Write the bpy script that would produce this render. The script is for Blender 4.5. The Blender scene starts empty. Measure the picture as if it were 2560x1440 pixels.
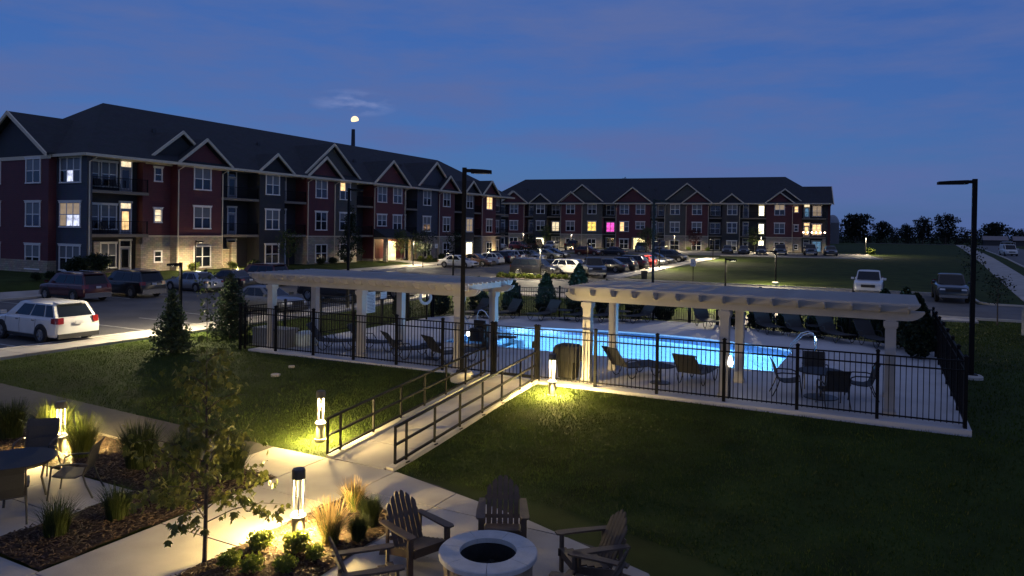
import bpy, math, random
import numpy as np
from mathutils import Vector, Matrix
random.seed(7); RNG = np.random.default_rng(7)
sc = bpy.context.scene
COL = sc.collection
PI = math.pi
def R(d): return math.radians(d)
ORD = 'first,second,third,fourth,fifth,sixth,seventh,eighth,ninth,tenth,eleventh,twelfth,thirteenth'.split(',')

# ------------------------------------------------------------------ camera
CAMZ = 5.1
YAW = math.atan(935/1800.); ROLL = R(0.85); PITCH = R(0.5)
cd = bpy.data.cameras.new('camera'); cam = bpy.data.objects.new('camera', cd); COL.objects.link(cam)
cd.sensor_width = 36; cd.lens = 1800/2560*36; cd.shift_y = -126/2560
cd.clip_start = 0.1; cd.clip_end = 6000
f0 = Vector((-math.sin(YAW), math.cos(YAW), 0)); r0 = Vector((math.cos(YAW), math.sin(YAW), 0)); u0 = Vector((0, 0, 1))
fw = f0*math.cos(PITCH) - u0*math.sin(PITCH)
up = u0*math.cos(PITCH) + f0*math.sin(PITCH)
rt = r0*math.cos(ROLL) + up*math.sin(ROLL)
up = up*math.cos(ROLL) - r0*math.sin(ROLL)
m = Matrix((rt, up, -fw)).transposed().to_4x4(); m.translation = (0, 0, CAMZ)
cam.matrix_world = m
sc.camera = cam

# ------------------------------------------------------------------ world: dusk sky, sun just gone down behind the camera
w = bpy.data.worlds.new("World"); sc.world = w; w.use_nodes = True
nt = w.node_tree; N = nt.nodes; LK = nt.links
bg = N['Background']; bg.inputs['Strength'].default_value = 0.098
sky = N.new('ShaderNodeTexSky'); sky.sky_type = 'NISHITA'; sky.sun_disc = False
SUN_EL, SUN_ROT = R(5), R(140)
sky.sun_elevation = SUN_EL; sky.sun_rotation = SUN_ROT; sky.ozone_density = 3.0; sky.dust_density = 0.6
tint = N.new('ShaderNodeMix'); tint.data_type = 'RGBA'; tint.blend_type = 'MULTIPLY'; tint.inputs[0].default_value = 1
tint.inputs[7].default_value = (0.52, 0.74, 1.02, 1)
LK.new(sky.outputs[0], tint.inputs[6])
even = N.new('ShaderNodeMix'); even.data_type = 'RGBA'; even.inputs[0].default_value = 0.6
even.inputs[7].default_value = (0.44, 1.06, 4.0, 1)
LK.new(tint.outputs[2], even.inputs[6])
tc = N.new('ShaderNodeTexCoord')
# thin high cloud closes in overhead and pales the blue
spz = N.new('ShaderNodeSeparateXYZ'); LK.new(tc.outputs['Generated'], spz.inputs[0])
ovr = N.new('ShaderNodeMapRange'); ovr.interpolation_type = 'SMOOTHSTEP'; ovr.inputs[1].default_value = 0.24; ovr.inputs[2].default_value = 0.85; ovr.inputs[3].default_value = 0; ovr.inputs[4].default_value = 0.9
LK.new(spz.outputs[2], ovr.inputs[0])
ovm = N.new('ShaderNodeMix'); ovm.data_type = 'RGBA'; ovm.inputs[7].default_value = (1.65, 1.75, 2.35, 1)
LK.new(ovr.outputs[0], ovm.inputs[0]); LK.new(even.outputs[2], ovm.inputs[6])
mp = N.new('ShaderNodeMapping'); mp.inputs['Scale'].default_value = (3.2, 3.2, 16.0)
LK.new(tc.outputs['Generated'], mp.inputs[0])
nz = N.new('ShaderNodeTexNoise'); nz.inputs['Scale'].default_value = 1.15; nz.inputs['Detail'].default_value = 7; nz.inputs['Roughness'].default_value = 0.6
LK.new(mp.outputs[0], nz.inputs['Vector'])
rmp = N.new('ShaderNodeMapRange'); rmp.inputs[1].default_value = 0.38; rmp.inputs[2].default_value = 0.64
rmp.inputs[3].default_value = 0.0; rmp.inputs[4].default_value = 0.95
LK.new(nz.outputs[0], rmp.inputs[0])
cl = N.new('ShaderNodeMix'); cl.data_type = 'RGBA'; cl.inputs[7].default_value = (0.84, 1.30, 3.2, 1)
LK.new(rmp.outputs[0], cl.inputs[0]); LK.new(ovm.outputs[2], cl.inputs[6])
# thin cloud caught by the moonlight just above the moon
MOON_DIR = Vector((-0.66, 0.79, 0.152)).normalized()
nrm = N.new('ShaderNodeVectorMath'); nrm.operation = 'NORMALIZE'; LK.new(tc.outputs['Generated'], nrm.inputs[0])
sub = N.new('ShaderNodeVectorMath'); sub.operation = 'SUBTRACT'; sub.inputs[1].default_value = MOON_DIR + Vector((0, 0, 0.022)); LK.new(nrm.outputs[0], sub.inputs[0])
scl = N.new('ShaderNodeVectorMath'); scl.operation = 'MULTIPLY'; scl.inputs[1].default_value = (1, 1, 3.2); LK.new(sub.outputs[0], scl.inputs[0])
ln = N.new('ShaderNodeVectorMath'); ln.operation = 'LENGTH'; LK.new(scl.outputs[0], ln.inputs[0])
mr = N.new('ShaderNodeMapRange'); mr.inputs[1].default_value = 0.062; mr.inputs[2].default_value = 0.005; mr.inputs[3].default_value = 0; mr.inputs[4].default_value = 1
LK.new(ln.outputs['Value'], mr.inputs[0])
nz2 = N.new('ShaderNodeTexNoise'); nz2.inputs['Scale'].default_value = 26; nz2.inputs['Detail'].default_value = 6
mp2 = N.new('ShaderNodeMapping'); mp2.inputs['Scale'].default_value = (1, 1, 3.4); LK.new(tc.outputs['Generated'], mp2.inputs[0]); LK.new(mp2.outputs[0], nz2.inputs['Vector'])
mr2 = N.new('ShaderNodeMapRange'); mr2.inputs[1].default_value = 0.42; mr2.inputs[2].default_value = 0.66; LK.new(nz2.outputs[0], mr2.inputs[0])
mu = N.new('ShaderNodeMath'); mu.operation = 'MULTIPLY'; LK.new(mr.outputs[0], mu.inputs[0]); LK.new(mr2.outputs[0], mu.inputs[1])
cl2 = N.new('ShaderNodeMix'); cl2.data_type = 'RGBA'; cl2.inputs[7].default_value = (1.9, 2.4, 4.6, 1)
LK.new(mu.outputs[0], cl2.inputs[0]); LK.new(cl.outputs[2], cl2.inputs[6])
LK.new(cl2.outputs[2], bg.inputs['Color'])

sd = bpy.data.lights.new('dusk_sun', 'SUN'); sd.energy = 0.03; sd.angle = R(20); sd.color = (1, 0.8, 0.62)
so = bpy.data.objects.new('dusk_sun', sd); COL.objects.link(so)
sdir = Vector((math.sin(SUN_ROT), math.cos(SUN_ROT), math.tan(SUN_EL)))
so.rotation_euler = (-sdir).to_track_quat('-Z', 'Y').to_euler()
sc.view_settings.view_transform = 'Standard'; sc.view_settings.look = 'None'
sc.view_settings.exposure = 0.22; sc.view_settings.gamma = 1; sc.view_settings.use_curve_mapping = False
sc.render.engine = 'CYCLES'
sc.cycles.use_denoising = True
sc.cycles.max_bounces = 6; sc.cycles.diffuse_bounces = 3; sc.cycles.transparent_max_bounces = 16
sc.cycles.caustics_reflective = False; sc.cycles.caustics_refractive = False
sc.cycles.sample_clamp_indirect = 4.0

# ------------------------------------------------------------------ materials
MATS = {}
def mat(name, col, rough=0.6, metal=0.0, var=0.12, scale=6.0, bump=0.0, bscale=None, spec=0.5, trans=0.0):
    if name in MATS: return MATS[name]
    m = bpy.data.materials.new(name); m.use_nodes = True
    n = m.node_tree.nodes; l = m.node_tree.links; b = n['Principled BSDF']
    b.inputs['Roughness'].default_value = rough; b.inputs['Metallic'].default_value = metal
    b.inputs['Specular IOR Level'].default_value = spec
    c = tuple(col) + (1,)
    b.inputs['Base Color'].default_value = c
    if var > 0 or bump > 0:
        t = n.new('ShaderNodeTexCoord')
        nz = n.new('ShaderNodeTexNoise'); nz.inputs['Scale'].default_value = scale; nz.inputs['Detail'].default_value = 5
        l.new(t.outputs['Object'], nz.inputs['Vector'])
        if var > 0:
            mx = n.new('ShaderNodeMix'); mx.data_type = 'RGBA'
            mx.inputs[6].default_value = tuple(max(0, x*(1-var)) for x in col) + (1,)
            mx.inputs[7].default_value = tuple(min(1, x*(1+var)) for x in col) + (1,)
            mrr = n.new('ShaderNodeMapRange'); mrr.inputs[1].default_value = 0.3; mrr.inputs[2].default_value = 0.7
            l.new(nz.outputs[0], mrr.inputs[0]); l.new(mrr.outputs[0], mx.inputs[0]); l.new(mx.outputs[2], b.inputs['Base Color'])
        if bump > 0:
            nb = n.new('ShaderNodeTexNoise'); nb.inputs['Scale'].default_value = bscale or scale*6; nb.inputs['Detail'].default_value = 4
            l.new(t.outputs['Object'], nb.inputs['Vector'])
            bp = n.new('ShaderNodeBump'); bp.inputs['Strength'].default_value = bump; bp.inputs['Distance'].default_value = 0.02
            l.new(nb.outputs[0], bp.inputs['Height']); l.new(bp.outputs[0], b.inputs['Normal'])
    MATS[name] = m; return m
def emit(name, col, strength, var=0.0):
    if name in MATS: return MATS[name]
    m = bpy.data.materials.new(name); m.use_nodes = True
    n = m.node_tree.nodes; l = m.node_tree.links; b = n['Principled BSDF']
    b.inputs['Base Color'].default_value = (0.1, 0.1, 0.1, 1); b.inputs['Roughness'].default_value = 0.2
    b.inputs['Emission Color'].default_value = tuple(col) + (1,); b.inputs['Emission Strength'].default_value = strength
    if var:
        t = n.new('ShaderNodeTexCoord'); nz = n.new('ShaderNodeTexNoise'); nz.inputs['Scale'].default_value = 2.3; nz.inputs['Detail'].default_value = 2
        l.new(t.outputs['Object'], nz.inputs['Vector'])
        mx = n.new('ShaderNodeMix'); mx.data_type = 'RGBA'
        mx.inputs[6].default_value = tuple(x*(1-var) for x in col) + (1,); mx.inputs[7].default_value = tuple(col) + (1,)
        mrr = n.new('ShaderNodeMapRange'); mrr.inputs[1].default_value = 0.38; mrr.inputs[2].default_value = 0.6
        l.new(nz.outputs[0], mrr.inputs[0]); l.new(mrr.outputs[0], mx.inputs[0]); l.new(mx.outputs[2], b.inputs['Emission Color'])
    MATS[name] = m; return m
def courses(name, c1, c2, mortar, bw, bh, axis='xz', bump=0.35, rough=0.85, msize=0.02):
    """coursed masonry or lap siding or shingles from a brick texture laid on the object's own metres"""
    if name in MATS: return MATS[name]
    m = mat(name, c1, rough, var=0)
    n = m.node_tree.nodes; l = m.node_tree.links; b = n['Principled BSDF']
    t = n.new('ShaderNodeTexCoord'); sp = n.new('ShaderNodeSeparateXYZ'); cb = n.new('ShaderNodeCombineXYZ')
    l.new(t.outputs['Object'], sp.inputs[0])
    ad = n.new('ShaderNodeMath'); ad.operation = 'ADD'; l.new(sp.outputs[0], ad.inputs[0]); l.new(sp.outputs[1], ad.inputs[1])
    l.new(ad.outputs[0], cb.inputs[0]); l.new(sp.outputs[2], cb.inputs[1])
    br = n.new('ShaderNodeTexBrick'); l.new(cb.outputs[0], br.inputs['Vector'])
    br.inputs['Scale'].default_value = 1; br.inputs['Brick Width'].default_value = bw; br.inputs['Row Height'].default_value = bh
    br.inputs['Mortar Size'].default_value = msize; br.inputs['Mortar Smooth'].default_value = 0.4
    br.inputs['Color1'].default_value = tuple(c1) + (1,); br.inputs['Color2'].default_value = tuple(c2) + (1,); br.inputs['Mortar'].default_value = tuple(mortar) + (1,)
    nz = n.new('ShaderNodeTexNoise'); nz.inputs['Scale'].default_value = 1.7; nz.inputs['Detail'].default_value = 5; l.new(t.outputs['Object'], nz.inputs['Vector'])
    mx = n.new('ShaderNodeMix'); mx.data_type = 'RGBA'; mx.blend_type = 'MULTIPLY'; mx.inputs[0].default_value = 0.5
    l.new(br.outputs['Color'], mx.inputs[6]); l.new(nz.outputs['Color'], mx.inputs[7])
    hs = n.new('ShaderNodeHueSaturation'); hs.inputs['Saturation'].default_value = 0.95; hs.inputs['Value'].default_value = 1.3; l.new(mx.outputs[2], hs.inputs['Color'])
    l.new(hs.outputs[0], b.inputs['Base Color'])
    bp = n.new('ShaderNodeBump'); bp.inputs['Strength'].default_value = bump; bp.inputs['Distance'].default_value = 0.02; bp.invert = True
    l.new(br.outputs['Fac'], bp.inputs['Height']); l.new(bp.outputs[0], b.inputs['Normal'])
    return m
def leafmat(name, c1, c2, patch=0.0):
    if name in MATS: return MATS[name]
    m = mat(name, c1, 0.55, var=0, spec=0.3)
    n = m.node_tree.nodes; l = m.node_tree.links; b = n['Principled BSDF']
    g = n.new('ShaderNodeNewGeometry'); mx = n.new('ShaderNodeMix'); mx.data_type = 'RGBA'
    mx.inputs[6].default_value = tuple(c1) + (1,); mx.inputs[7].default_value = tuple(c2) + (1,)
    l.new(g.outputs['Random Per Island'], mx.inputs[0])
    if patch:
        t = n.new('ShaderNodeTexCoord'); nz = n.new('ShaderNodeTexNoise'); nz.inputs['Scale'].default_value = .55; nz.inputs['Detail'].default_value = 6; nz.inputs['Roughness'].default_value = .7; l.new(t.outputs['Object'], nz.inputs['Vector'])
        mr = n.new('ShaderNodeMapRange'); mr.inputs[1].default_value = .35; mr.inputs[2].default_value = .65; mr.inputs[3].default_value = 1-patch; mr.inputs[4].default_value = 1+patch*.5; l.new(nz.outputs[0], mr.inputs[0])
        mm = n.new('ShaderNodeVectorMath'); mm.operation = 'SCALE'; l.new(mx.outputs[2], mm.inputs[0]); l.new(mr.outputs[0], mm.inputs['Scale'])
        class _O: outputs = {2: mm.outputs[0]}
        mx = _O
    l.new(mx.outputs[2], b.inputs['Base Color'])
    tr = n.new('ShaderNodeBsdfTranslucent'); l.new(mx.outputs[2], tr.inputs['Color'])
    ms = n.new('ShaderNodeMixShader'); ms.inputs[0].default_value = 0.3
    out = n['Material Output']; l.new(b.outputs[0], ms.inputs[1]); l.new(tr.outputs[0], ms.inputs[2]); l.new(ms.outputs[0], out.inputs['Surface'])
    return m

# ------------------------------------------------------------------ mesh builder
class MB:
    def __init__(s): s.v = []; s.f = []
    def add(s, vs, fs, M=None):
        o = len(s.v)
        s.v += [tuple(M @ Vector(p)) for p in vs] if M is not None else [tuple(p) for p in vs]
        s.f += [tuple(i+o for i in f) for f in fs]; return s
    def box(s, x0, x1, y0, y1, z0, z1, M=None):
        return s.add([(x0,y0,z0),(x1,y0,z0),(x1,y1,z0),(x0,y1,z0),(x0,y0,z1),(x1,y0,z1),(x1,y1,z1),(x0,y1,z1)],
                     [(0,3,2,1),(4,5,6,7),(0,1,5,4),(1,2,6,5),(2,3,7,6),(3,0,4,7)], M)
    def bar(s, a, b, wd, ht=None, upv=(0,0,1)):
        a = Vector(a); b = Vector(b); d = b-a; L = d.length
        if L < 1e-6: return s
        d /= L; u = Vector(upv)
        if abs(d.dot(u)) > 0.99: u = Vector((1,0,0))
        x = d.cross(u).normalized(); z = x.cross(d)
        M = Matrix((x, d, z)).transposed().to_4x4(); M.translation = a
        h = (ht or wd)/2
        return s.box(-wd/2, wd/2, 0, L, -h, h, M)
    def tube(s, pts, r, n=6, cap=True):
        pts = [Vector(p) for p in pts]; rs = r if isinstance(r, (list, tuple)) else [r]*len(pts)
        vs = []; fs = []; ref = Vector((0,0,1))
        for i, p in enumerate(pts):
            d = (pts[min(i+1, len(pts)-1)] - pts[max(i-1, 0)])
            d = d.normalized() if d.length > 1e-9 else Vector((0,0,1))
            rr = ref if abs(d.dot(ref)) < 0.98 else Vector((1,0,0))
            x = d.cross(rr).normalized(); y = d.cross(x)
            for k in range(n):
                a = 2*PI*k/n; vs.append(p + (x*math.cos(a) + y*math.sin(a))*rs[i])
        for i in range(len(pts)-1):
            for k in range(n):
                fs.append((i*n+k, i*n+(k+1)%n, (i+1)*n+(k+1)%n, (i+1)*n+k))
        if cap:
            fs.append(tuple(range(n))[::-1]); fs.append(tuple((len(pts)-1)*n+k for k in range(n)))
        return s.add(vs, fs)
    def lathe(s, prof, n=16, M=None, a0=0, a1=2*PI):
        full = abs(a1-a0-2*PI) < 1e-6; cnt = n if full else n+1
        vs = []; fs = []; k = len(prof)
        for i in range(cnt):
            a = a0 + (a1-a0)*i/n
            vs += [(p[0]*math.cos(a), p[0]*math.sin(a), p[1]) for p in prof]
        for i in range(n):
            j = (i+1) % cnt
            for q in range(k-1): fs.append((i*k+q, j*k+q, j*k+q+1, i*k+q+1))
        return s.add(vs, fs, M)
    def prism(s, poly, z0, z1, M=None):
        n = len(poly)
        vs = [(p[0], p[1], z0) for p in poly] + [(p[0], p[1], z1) for p in poly]
        fs = [tuple(range(n))[::-1], tuple(range(n, 2*n))] + [(i, (i+1)%n, n+(i+1)%n, n+i) for i in range(n)]
        return s.add(vs, fs, M)
    def loft(s, secs, close=True, caps=True):
        k = len(secs[0]); vs = [p for q in secs for p in q]; fs = []
        for i in range(len(secs)-1):
            for j in range(k if close else k-1):
                fs.append((i*k+j, i*k+(j+1)%k, (i+1)*k+(j+1)%k, (i+1)*k+j))
        if caps: fs.append(tuple(range(k))[::-1]); fs.append(tuple((len(secs)-1)*k+j for j in range(k)))
        return s.add(vs, fs)
    def quad(s, a, b, c, d): return s.add([a,b,c,d], [(0,1,2,3)])
    def mesh(s, name, smooth=False):
        me = bpy.data.meshes.new(name); me.from_pydata(s.v, [], s.f)
        if smooth:
            me.polygons.foreach_set('use_smooth', [True]*len(me.polygons))
        me.update(); return me
def npmesh(name, V, F):
    """quads or tris from numpy arrays"""
    me = bpy.data.meshes.new(name); V = np.asarray(V, np.float32); F = np.asarray(F, np.int32); k = F.shape[1]
    me.vertices.add(len(V)); me.vertices.foreach_set('co', V.ravel())
    me.loops.add(F.size); me.loops.foreach_set('vertex_index', F.ravel())
    me.polygons.add(len(F)); me.polygons.foreach_set('loop_start', np.arange(0, F.size, k, dtype=np.int32))
    me.update(calc_edges=True); return me
def smooth_by_angle(me, ang=35):
    try: me.set_sharp_from_angle(angle=R(ang))
    except Exception: pass

# ------------------------------------------------------------------ objects
def tag(o, label=None, cat=None, group=None, kind=None):
    if label: o['label'] = label
    if cat: o['category'] = cat
    if group: o['group'] = group
    if kind: o['kind'] = kind
    return o
def thing(name, label, cat, loc=(0,0,0), rz=0, group=None):
    o = bpy.data.objects.new(name, None); COL.objects.link(o); o.location = loc; o.rotation_euler = (0,0,rz); o.empty_display_size = 0.3
    return tag(o, label, cat, group)
def part(name, mb, m, parent=None, smooth=False, label=None, loc=None, rot=None, stuff=False):
    me = mb.mesh(name, smooth) if isinstance(mb, MB) else mb
    if smooth: smooth_by_angle(me)
    o = bpy.data.objects.new(name, me); COL.objects.link(o)
    if m is not None and not me.materials: me.materials.append(m)
    if parent is not None: o.parent = parent
    if loc is not None: o.location = loc
    if rot is not None: o.rotation_euler = rot
    if label: o['label'] = label
    if stuff: o['kind'] = 'stuff'
    return o
def struct(name, mb, m, loc=None, kind='structure', smooth=False):
    o = part(name, mb, m, None, smooth); o['kind'] = kind
    if loc: o.location = loc
    return o
KIDS = {}
def reg(root):
    """remember the parts of a thing so that it can be copied"""
    bpy.context.view_layer.update()
    KIDS[root.name] = [(c, list(c.children)) for c in root.children]; return root
def dup(root, loc, rz, label=None, group=None, paint=None, slotmat=None):
    kids = KIDS[root.name]
    r = root.copy(); COL.objects.link(r); r.location = loc; r.rotation_euler = (0,0,rz)
    if label: r['label'] = label
    if group: r['group'] = group
    for c, gs in kids:
        d = c.copy(); COL.objects.link(d); d.parent = r
        if slotmat and d.name.split('.')[0] in slotmat:
            d.material_slots[0].link = 'OBJECT'; d.material_slots[0].material = slotmat[d.name.split('.')[0]]
        for g in gs:
            e = g.copy(); COL.objects.link(e); e.parent = d
    return r
def lamp(name, kind, loc, energy, col, parent=None, size=0.1, spot=None, blend=0.5, rot=None):
    d = bpy.data.lights.new(name, kind); d.energy = energy; d.color = col
    if kind == 'AREA': d.size = size
    else: d.shadow_soft_size = size
    if kind == 'SPOT': d.spot_size = R(spot); d.spot_blend = blend
    o = bpy.data.objects.new(name, d); COL.objects.link(o); o.location = loc
    if rot: o.rotation_euler = rot
    if parent: o.parent = parent
    return o

# ------------------------------------------------------------------ lie of the land
def ss(a, b, x):
    t = min(1.0, max(0.0, (x-a)/(b-a))); return t*t*(3-2*t)
def lin(x, pts):
    if x <= pts[0][0]: return pts[0][1]
    for (a, b), (c, d) in zip(pts, pts[1:]):
        if x <= c: return b + (d-b)*(x-a)/(c-a)
    return pts[-1][1]
def deckz(x): return .57 + .17*(x+21)/23
PROF = [(36,.50),(45,.5),(70,.75),(100,1.25),(140,1.85),(220,2.4),(500,3.2),(1500,4.2)]
def ground(x, y):
    lot = .30; back = lin(y, PROF)
    f0_ = lin(x, [(-27.3,.33),(-22.5,.0)])
    f1 = lin(x, [(-27.3,.34),(-21.5,.50),(-11,.60),(2,.60),(8,.45)])
    t = 0.35*ss(12.2, 19.2, y) + 0.65*min(1, max(0, (y-12.2)/7.0))
    z = f0_ + (f1-f0_)*t if y < 19.2 else f1 + (back-f1)*ss(30, 40, y)
    if x < -27.3:
        zl = lot + (back-lot)*ss(36, 75, y)
        z = z + (zl-z)*ss(-27.3, -29.5, x) if x > -29.5 else zl
        if x < -48.5: z = z + (max(1.15, zl)-z)*ss(48.5, 54, -x)
    return z
# ================================================================== SETTING
from mathutils.geometry import tessellate_polygon
def ground_mat():
    m = mat('lawn_ground', (.032,.046,.009), 0.95, var=0.35, scale=0.7, bump=0.6, bscale=40, spec=0.1); return m
GRASS = ground_mat()
ASPH = mat('asphalt', (.105,.100,.096), 0.8, var=0.22, scale=0.5, bump=0.4, bscale=60, spec=0.35)
CONC = mat('concrete', (.37,.34,.30), 0.85, var=0.20, scale=0.9, bump=0.25, bscale=70, spec=0.3)
CONCD = mat('deck_concrete', (.54,.52,.51), 0.8, var=0.08, scale=0.8, bump=0.2, bscale=60, spec=0.3)
KERBM = mat('kerb_concrete', (.45,.42,.37), 0.85, var=0.12, scale=2, bump=0.2)
PAINTW = mat('line_paint', (.42,.41,.38), 0.8, var=0.25, scale=5)
MULCH = mat('mulch', (.042,.028,.019), 0.95, var=0.6, scale=14, bump=1.0, bscale=26, spec=0.1)
BLK = mat('black_metal', (.0055,.0055,.0065), 0.6, var=0.1, spec=0.15)

# the ground: one sheet out to the horizon, finer where the place is; left out under the pool deck
def axis(lo, hi, a, b, st):
    L = [float(v) for v in np.arange(a, b+1e-6, st)]; d = st; p = a; q = b; A = []; B = []
    while p > lo: d *= 1.35; p -= d; A.append(p)
    d = st
    while q < hi: d *= 1.35; q += d; B.append(q)
    return A[::-1] + L + B
xs = axis(-3000, 3000, -66, 34, 1.0); ys = axis(-600, 4200, 3, 160, 1.0)
V = [(x, y, ground(x, y)) for y in ys for x in xs]; nx = len(xs); F = []
for j in range(len(ys)-1):
    for i in range(nx-1):
        if xs[i] >= -20 and xs[i+1] <= 1 and ys[j] >= 20 and ys[j+1] <= 32: continue
        a = j*nx+i; F.append((a, a+1, a+nx+1, a+nx))
o = struct('ground', npmesh('ground', V, F), GRASS)
o.data.polygons.foreach_set('use_smooth', [True]*len(F))

def sheet(name, fn, us, vs, off, m, parent=None, kind='structure', skirt=0.0):
    V = []
    for v in vs:
        for u in us:
            x, y = fn(u, v); V.append((x, y, ground(x, y)+off))
    n = len(us); F = [(j*n+i, j*n+i+1, (j+1)*n+i+1, (j+1)*n+i) for j in range(len(vs)-1) for i in range(n-1)]
    if skirt:
        rim = [i for i in range(n)] + [j*n+n-1 for j in range(1, len(vs))] + [(len(vs)-1)*n+i for i in range(n-2, -1, -1)] + [j*n for j in range(len(vs)-2, 0, -1)]
        b = len(V); V += [(V[i][0], V[i][1], V[i][2]-skirt) for i in rim]; k = len(rim)
        F += [(rim[i], b+i, b+(i+1)%k, rim[(i+1)%k]) for i in range(k)]
    mb = MB(); mb.v = V; mb.f = F
    o = part(name, mb, m, parent)
    if parent is None: o['kind'] = kind
    return o
def rng(a, b, st=1.0):
    n = max(1, int(round(abs(b-a)/st))); return [a+(b-a)*i/n for i in range(n+1)]
XY = lambda u, v: (u, v)
lotA = sheet('parking_lot', XY, rng(-48.6,-29.4), rng(2,62), .02, ASPH)
lotB = sheet('parking_lot', XY, rng(-48.6,-24.3), rng(62,112), .024, ASPH)
drive = sheet('driveway', XY, rng(-29.4,5.5), rng(47.8,64.6), .028, ASPH)
sheet('driveway', XY, rng(5.5,40), rng(47.8,57.2), .028, ASPH)
TH = R(8); BA = (-75.0, 138.0)
def rb(u, v): return (BA[0]+u*math.cos(TH)+v*math.sin(TH), BA[1]+u*math.sin(TH)-v*math.cos(TH))   # v metres in front of the far building
lotC = sheet('parking_lot', rb, rng(-2,72), rng(8.6,24,1.0), .032, ASPH)
sheet('street', lambda u, v: (u + (v-60)*0.055, v), rng(13.0,22), rng(40,290,5), .03, ASPH)
sheet('street', XY, rng(-10,160,6), rng(290,300,2), .04, ASPH)
sheet('sidewalk', XY, rng(-24,4.5,1.5), rng(45.9,47.5,.8), .10, CONC, skirt=.2)
sheet('sidewalk', lambda u, v: (u + (v-60)*0.055, v), rng(8.6,11.2,.65), rng(58,288,4), .05, CONC, skirt=.2)
def kerb(pts, wd=.18, ht=.13, parent=None, name='kerb'):
    mb = MB(); P = []
    for (a, b) in zip(pts, pts[1:]):
        n = max(1, int(math.hypot(b[0]-a[0], b[1]-a[1])/1.5))
        P += [(a[0]+(b[0]-a[0])*i/n, a[1]+(b[1]-a[1])*i/n) for i in range(n)]
    P.append(pts[-1]); secs = []
    for i, p in enumerate(P):
        q0 = P[max(i-1,0)]; q1 = P[min(i+1,len(P)-1)]; d = Vector((q1[0]-q0[0], q1[1]-q0[1], 0)).normalized(); nn = Vector((-d.y, d.x, 0))*wd/2
        z = ground(*p); c = Vector((p[0], p[1], 0))
        secs.append([c-nn+Vector((0,0,z-.1)), c-nn+Vector((0,0,z+ht)), c+nn+Vector((0,0,z+ht)), c+nn+Vector((0,0,z-.1))])
    mb.loft(secs)
    if parent: return part(name, mb, KERBM, parent)
    return struct(name, mb, KERBM)
kerb([(-48.7,2),(-48.7,108)]); kerb([(-29.32,2),(-29.32,46),(-28.9,47.2),(-27.8,47.7),(40,47.7)])
kerb([(-24.2,112),(-24.2,66.5),(-23.6,65.2),(-22.4,64.7),(5.4,64.7),(5.6,64),(5.7,58.5),(6.3,57.5),(7.5,57.3),(40,57.3)])
kerb([rb(-2,8.5), rb(72,8.5)]); kerb([rb(48,24.1), rb(72,24.1)])
kerb([(12.9+(v-60)*.055, v) for v in range(42, 288, 8)])
# island with shrubs between the two lots
sheet('planting_island', XY, rng(-33.5,-24.4), rng(60.2,62.4,.7), .10, MULCH, skirt=.2)
kerb([(-33.6,60.1),(-24.3,60.1)]); kerb([(-33.6,60.1),(-33.6,62.5),(-24.3,62.5)])
# stall lines
sl = MB().box(-2.35,2.35,-.05,.05,0,.006).mesh('stall_line')
def stall(parent, x, y, rz=0.0):
    o = part('stall_line', sl, PAINTW, parent, loc=(x, y, ground(x, y)+.032)); o.rotation_euler = (0, 0, rz)
for k in range(17): stall(lotA, -46.1, 13.4+2.8*k)
for k in range(12): stall(lotA, -31.9, 13.2+2.75*k)
for k in range(14): stall(lotB, -45.9, 68.6+2.75*k); stall(lotB, -26.9, 66.2+2.75*k)
for k in range(5): stall(drive, -8+2.9*k, 61.4, PI/2)
for k in range(22): x, y = rb(4+2.8*k, 11.3); stall(lotC, x, y, PI/2+TH)

# walks: every slab its own piece, dark joints between them
def slabs(parent, cells, zf, th=.12, gap=.012, m=CONC, name='slab'):
    for (x0, x1, y0, y1) in cells:
        x0 += gap; x1 -= gap; y0 += gap; y1 -= gap; mb = MB()
        c = [(x0,y0),(x1,y0),(x1,y1),(x0,y1)]; dz = random.uniform(-.004,.004)
        vs = [(x,y,zf(x,y)+dz-th) for x,y in c] + [(x,y,zf(x,y)+dz) for x,y in c]
        mb.add(vs, [(0,3,2,1),(4,5,6,7),(0,1,5,4),(1,2,6,5),(2,3,7,6),(3,0,4,7)]); part(name, mb, m, parent)
def path_root(name, x0, x1, y0, y1, zf):
    mb = MB(); n = 6
    vs = [(x,y,zf(x,y)-.03) for y in rng(y0,y1,(y1-y0)/n) for x in (x0,x1)]
    mb.add(vs, [(2*i,2*i+1,2*i+3,2*i+2) for i in range(len(vs)//2-1)])
    return struct(name, mb, mat('joint_sand', (.05,.045,.04), .95))
zs = lambda x, y: ground(x, y)+.10
sw = path_root('sidewalk', -29.2, -27.4, 2, 46.5, zs)
slabs(sw, [(-29.2,-27.4,2+1.85*k,2+1.85*(k+1)) for k in range(24)], zs)
swB = path_root('sidewalk', -24.1, -22.5, 66, 112, zs)
slabs(swB, [(-24.1,-22.5,66+2*k,66+2*k+2) for k in range(23)], zs)
sheet('sidewalk', rb, rng(-2,72,2), rng(6.9,8.4,.75), .10, CONC, skirt=.2)
sheet('sidewalk', XY, rng(-50.6,-48.8,.9), rng(10,108,1.5), .10, CONC, skirt=.2)
sheet('sidewalk', lambda u, v: (u, v), rng(-54.6,-50.6,1.0), rng(72.4,74.6,1.1), .10, CONC, skirt=.2)
sheet('sidewalk', lambda u, v: (-8.5+u*1.0+(v-36.4)*.33, v), rng(0,1.7,.85), rng(36.6,47.5,1.2), .05, CONC, skirt=.2)
zp = lambda x, y: max(0, ground(x, y))+.05
pu = path_root('path', -27.2, -10.85, 10.75, 12.2, zp)
slabs(pu, [(-10.85-1.6*(k+1), -10.85-1.6*k, 10.75, 12.2) for k in range(10)], zp)
zf5 = lambda x, y: .05
pc = path_root('path', -10.85, -9.0, 4.0, 12.2, zf5)
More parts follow.
